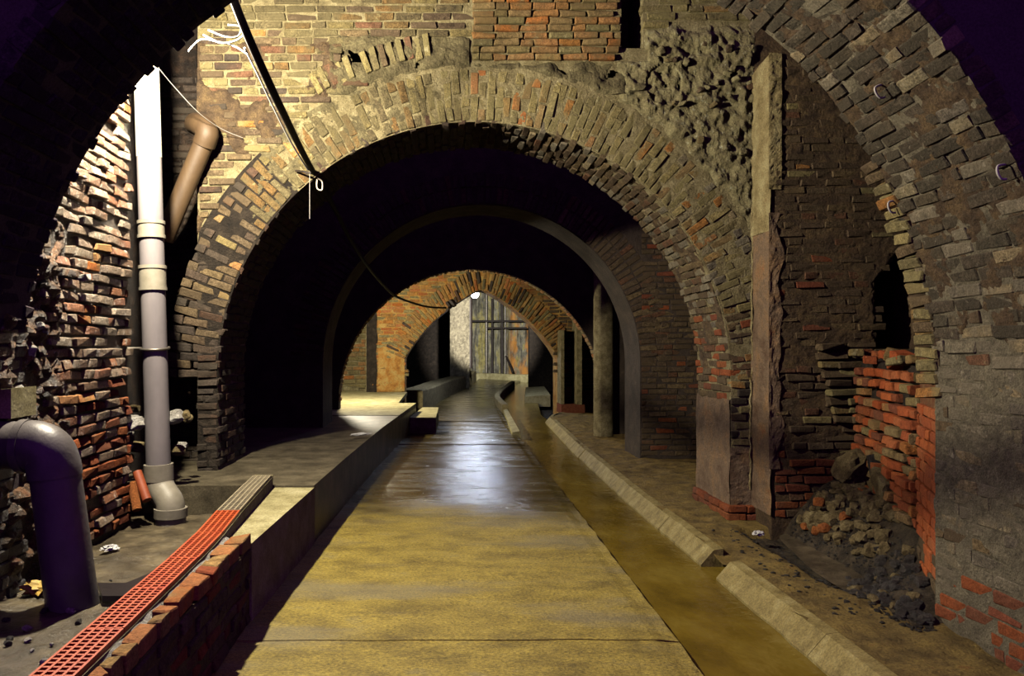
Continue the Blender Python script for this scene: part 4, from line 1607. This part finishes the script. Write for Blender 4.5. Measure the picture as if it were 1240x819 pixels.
seg('upper_pipe', 40, 191, .096, 'pvc_white')
seg('lower_pipe', 189, 570, .094, 'pvc_grey')
for (a, b, r) in ((268, 289, .101), (322, 352, .102)):
    cp = seg('coupling', a, b, r, 'pvc_cream')
    for q in (a, b - 4):
        seg('rim', q, q + 4, r + .006, 'pvc_cream', cp)
seg('coupling', 562, 582, .112, 'pvc_cream')
seam = MB()
a, b = onpipe(60) + Vector((-.05, -.078, 0)), onpipe(190) + Vector((-.05, -.078, 0))
seam.tube([a.lerp(b, k / 12) + Vector((.006 * nz(k * .8, 1, 1), 0, 0)) for k in range(13)], .006, 6)
seam.build('cable_tie', 'rubber', dp)
mb = MB()
c = onpipe(422)
ring = [c + Vector((.106 * math.cos(t), .106 * math.sin(t), .012 * math.sin(t))) for t in [2 * math.pi * k / 24 for k in range(25)]]
mb.tube(ring, .011, 6)
mb.tube([c + Vector((-.1, .02, 0)), c + Vector((-.2, .02, .0)), c + Vector((-.32, -.05, .0))], .011, 6)
mb.build('clamp', 'metal', dp, True)
e0 = onpipe(580)
el = [e0 + Vector((0, 0, .03)), e0 + Vector((.004, -.002, -.03)), e0 + Vector((.03, -.02, -.085)), e0 + Vector((.075, -.05, -.13)), e0 + Vector((.115, -.08, -.175)), e0 + Vector((.125, -.09, -.23))]
mb = MB()
mb.tube(spline(el, 5), .108, 24)
mb.build('elbow', 'pvc_cream', dp, True)
mb = MB()
f0 = el[-1]
mb.tube([f0 + Vector((0, 0, .02)), f0 + Vector((0, 0, -.05))], .125, 24)
mb.tube([f0 + Vector((0, 0, -.04)), f0 + Vector((0, 0, -.14))], .115, 24)
mb.build('socket', 'pvc_cream', dp, True)

ep = empty('elbow_pipe', (-1.95, 4.05, .25))
tag(ep, 'thick dark pipe leaving the wall and bending down into the wet basin', 'pipe')
mb = MB()
h0, h1 = Vector((-2.95, 4.16, 1.10)), Vector((-2.17, 4.05, 1.075))
mb.tube([h0, h0.lerp(h1, .5), h1], .125, 28)
mb.build('horizontal_length', 'pipe_dark', ep, True)
mb = MB()
mb.tube(spline([h1 + Vector((-.05, 0, 0)), h1 + Vector((.02, 0, -.0)), h1 + Vector((.085, 0, -.035)), h1 + Vector((.115, 0, -.11)), h1 + Vector((.122, -.0, -.16))], 6), .134, 28)
mb.build('bend', 'pipe_dark', ep, True)
mb = MB()
v0 = h1 + Vector((.12, 0, -.12))
mb.tube([v0, v0.lerp(Vector((-1.95, 4.05, .2)), .5), Vector((-1.95, 4.05, .2))], [.125, .128, .13], 28)
mb.build('vertical_length', 'pipe_dark', ep, True)
mb = MB()
mb.tube([h1 + Vector((-.055, 0, 0)), h1 + Vector((-.015, 0, 0))], .142, 28)
mb.build('collar', 'pipe_dark', ep, True)

bp = empty('waste_pipe', P(243, 155, 6.95))
tag(bp, 'brown stub pipe slanting down behind the downpipe', 'pipe')
mb = MB()
a, b = P(249, 168, 6.85), P(198, 290, 6.95)
mb.tube([a, a.lerp(b, .5), b], .088, 18)
mb.build('pipe_length', 'pipe_brown', bp, True)
mb = MB()
mb.tube(spline([P(237, 150, 7.05), P(243, 152, 6.9), P(251, 160, 6.82), P(247, 175, 6.85)], 5), .10, 18)
mb.build('elbow', 'pipe_brown', bp, True)

for (a, b, r, mt, lab) in ((P(166, 572, 5.95), P(178, 606, 5.85), .036, 'pipe_rust', 'short orange pipe stub leaning beside the downpipe foot'),
                           (P(160, 585, 5.9), P(166, 618, 5.8), .035, 'stone_orange', 'thin rusty pipe stub left of the orange one')):
    mb = MB()
    mb.tube([a, a.lerp(b, .5), b], r, 14)
    tag(mb.build('pipe_stub', mt, None, True), lab, 'pipe')
mb = MB()
mb.hexa([(-2.5, 4.05, 1.22), (-2.28, 4.05, 1.22), (-2.28, 4.3, 1.22), (-2.5, 4.3, 1.22), (-2.5, 4.05, 1.36), (-2.28, 4.05, 1.38), (-2.28, 4.3, 1.38), (-2.5, 4.3, 1.36)])
tag(mb.build('wall_bracket', 'concrete_pale', wl), 'grey concrete ledge stone above the elbow pipe', 'block')
if 'category' in bpy.data.objects['wall_bracket']:
    del bpy.data.objects['wall_bracket']['category']

# litter in the basin and on the ledge
def crumple(name, c, s, mat, label, cat, flat=.35):
    bm = bmesh.new()
    bmesh.ops.create_icosphere(bm, subdivisions=3, radius=.5)
    for v in bm.verts:
        d = v.co.normalized()
        v.co = d * (.38 + .3 * noise.noise(d * 3.2 + Vector(c)))
    me = bpy.data.meshes.new(name)
    bm.to_mesh(me); bm.free()
    me.materials.append(M[mat])
    o = bpy.data.objects.new(name, me)
    COL.objects.link(o)
    o.location = c
    o.scale = (s[0], s[1], s[2])
    o.rotation_euler = (0, 0, R.uniform(0, 3))
    return tag(o, label, cat)


crumple('plastic_scrap', PG(133, 664, .27), (.14, .07, .05), 'paper_white', 'white scrap lying on the wet basin floor', 'litter')
crumple('rag', PG(48, 712, .27), (.26, .16, .10), 'rag_yellow', 'yellowish rag soaking at the foot of the elbow pipe', 'litter')
crumple('paper_scrap', PG(918, 646, .07), (.11, .10, .05), 'paper_white', 'small white paper scrap on the ledge below the pilaster', 'litter')
crumple('tin_scrap', PG(436, 526, .53), (.30, .10, .04), 'paper_white', 'pale scrap shining on the dark platform', 'litter')
mb = MB()
q = [PG(118, 706, .29), PG(152, 706, .29), PG(168, 700, .29), PG(190, 690, .29), PG(152, 722, .29), PG(124, 722, .29)]
mb.quad(*q)
mb.quad(*[v - Vector((0, 0, .03)) for v in reversed(q)])
for a, b in zip(q, q[1:] + q[:1]):
    mb.quad(a, a - Vector((0, 0, .03)), b - Vector((0, 0, .03)), b)
tag(mb.build('broken_board', 'board_dark'), 'black broken board beside the elbow pipe against the trough', 'board')
for k in range(26):
    x, y = R.uniform(5, 150), R.uniform(690, 815)
    c = PG(x, y, .25)
    if c.x > par_l(c.y) - .25: continue
    tag(stone('pebble', c, R.uniform(.02, .05), 'lime_white' if k % 2 else 'stone_dark'), 'small pale pebble glinting in the wet basin' if k % 2 else 'small dark pebble lying in the wet basin', 'pebble', 'pale basin pebbles' if k % 2 else 'dark basin pebbles')

# ------------------------------------------------------------------ cables
cb = [P(262, -60, 4.46), P(283, 0, 4.48), P(303, 50, 4.55), P(330, 110, 4.80), P(346, 143, 5.3), P(363, 178, 6.2), P(378, 206, 6.93), P(388, 222, 7.2), P(408, 258, 7.9), P(430, 300, 8.9), P(455, 335, 10.7), P(478, 358, 13.3), P(500, 367, 15.5),
      P(520, 372, 17.5), P(540, 373, 18.85)]
pts = spline(cb, 8)
mb = MB()
mb.tube(pts, [.026 if p.y < 7 else .026 - .004 * min(1, (p.y - 7) / 3) for p in pts], 10)
tag(mb.build('power_cable', 'rubber', None, True), 'thick black cable hanging from the near arch into the tunnel', 'cable')
mb = MB()
mb.tube(spline([P(296, 58, 5.5), P(312, 90, 5.75), P(330, 128, 6.1), P(352, 172, 6.5), P(373, 206, 6.87)], 10), .008, 6)
tag(mb.build('white_wire', 'wire_white', None, True), 'thin white wire strung along the black cable', 'wire')
for i, (pl, r, lab) in enumerate((
        ([P(228, 62, 5.4), P(243, 48, 5.45), P(262, 50, 5.5), P(284, 56, 5.5), P(300, 66, 5.5)], .006, 'lowest white wire looping to the black cable at the arch edge'),
        ([P(246, 42, 5.4), P(268, 52, 5.45), P(286, 49, 5.5), P(296, 40, 5.5), P(292, 32, 5.45), P(276, 30, 5.4)], .007, 'curled white wire loop at the arch edge'),
        ([P(252, 36, 5.35), P(272, 44, 5.4), P(288, 44, 5.45), P(293, 30, 5.45), P(288, 16, 5.4), P(282, 2, 5.35)], .0065, 'white wire rising behind the black cable at the arch edge'),
        ([P(190, 80, 5.9), P(210, 104, 6.2), P(240, 136, 6.5), P(268, 156, 6.8), P(294, 167, 6.95)], .0028, 'thin pale wire sagging from the downpipe to the lit arch'))):
    mb = MB()
    mb.tube(spline(pl, 8), r, 6)
    tag(mb.build('white_wire', 'wire_white', None, True), lab, 'wire')
hg = empty('cable_hanger', P(376, 208, 6.9))
tag(hg, 'small iron hanger holding the black cable at the arch ring', 'hanger')
mb = MB()
mb.tube([P(358, 207, 6.97), P(368, 208, 6.9), P(377, 210, 6.88)], .010, 6)
mb.build('arm', 'iron_dark', hg)
mb = MB()
mb.tube([P(375, 208, 6.88), P(375, 240, 6.88), P(375, 265, 6.88)], .0025, 6)
mb.build('wire_end', 'wire_white', hg)
mb = MB()
mb.tube(spline([P(384, 216, 6.98), P(390, 220, 6.98), P(390, 230, 6.98), P(384, 228, 6.98), P(384, 217, 6.98)], 5), .008, 6)
mb.build('shackle', 'metal', hg)
hk = MB()
hk.tube([P(541, 366, 18.95), P(545, 372, 18.9), P(541, 377, 18.9)], .04, 6)
hk.tube([P(545, 364, 18.95), P(551, 371, 18.9)], .05, 6)
tag(hk.build('cable_bracket', 'iron_dark'), 'dark bracket where the cable meets the far orange arch', 'bracket')


# ------------------------------------------------------------------ lamps
def lamp(name, loc, label, bulb, r, watts, color, mount, aim=None, cone=None, soft=None):
    e = empty(name, loc)
    tag(e, label, 'lamp')
    loc = Vector(loc)
    mount = Vector(mount)
    d = (mount - loc).normalized()
    mb = MB()
    ts = [i / 10 for i in range(11)]
    mb.tube([loc + d * r * (1 - 2 * t) * 1.0 for t in ts], [max(.004, r * math.sqrt(max(0, 1 - (1 - 2 * t) ** 2))) for t in ts], 14)
    mb.build('bulb', bulb, e, True)
    mb = MB()
    mb.tube([loc + d * (r * .8), loc + d * (r * 1.6), loc + d * (r * 2.2)], [r * .7, r * .8, r * .5], 12)
    mb.build('socket', 'iron_dark', e, True)
    mb = MB()
    mb.tube([loc + d * r * 2, (loc + mount) / 2 + d * .02, mount], .018, 8)
    mb.build('bracket_arm', 'iron_dark', e, True)
    p = loc - d * (r + .03) if aim is None else loc + (Vector(aim) - loc).normalized() * (r + .05)
    add_light(name + '_light', 'SPOT' if aim is not None else 'POINT', p, watts, color, soft or .05, e, aim, cone)
    return e


lamp('work_lamp', LAMP_MAIN, 'bare work lamp behind the near arch by the white pipe', 'bulb_warm', .04, LAMP_MAIN_W, (1.0, .90, .70), (LX - .05, 5.0, 3.85), soft=.05)
lamp('wall_lamp', LAMP_MID, 'lamp hidden behind the third arch over the platform', 'bulb_warm', .05, LAMP_MID_W, (1.0, .89, .66), (-2.3, 14.02, 2.4), soft=.12)
lamp('flood_lamp', LAMP_FAR, 'bluish white lamp shining at the crown of the far arch', 'bulb_cold', .115, LAMP_FAR_W, (1.0, .97, .90), (.90, 22.0, 5.2), aim=(2.3, 40, 1.5), cone=math.radians(27), soft=.1)
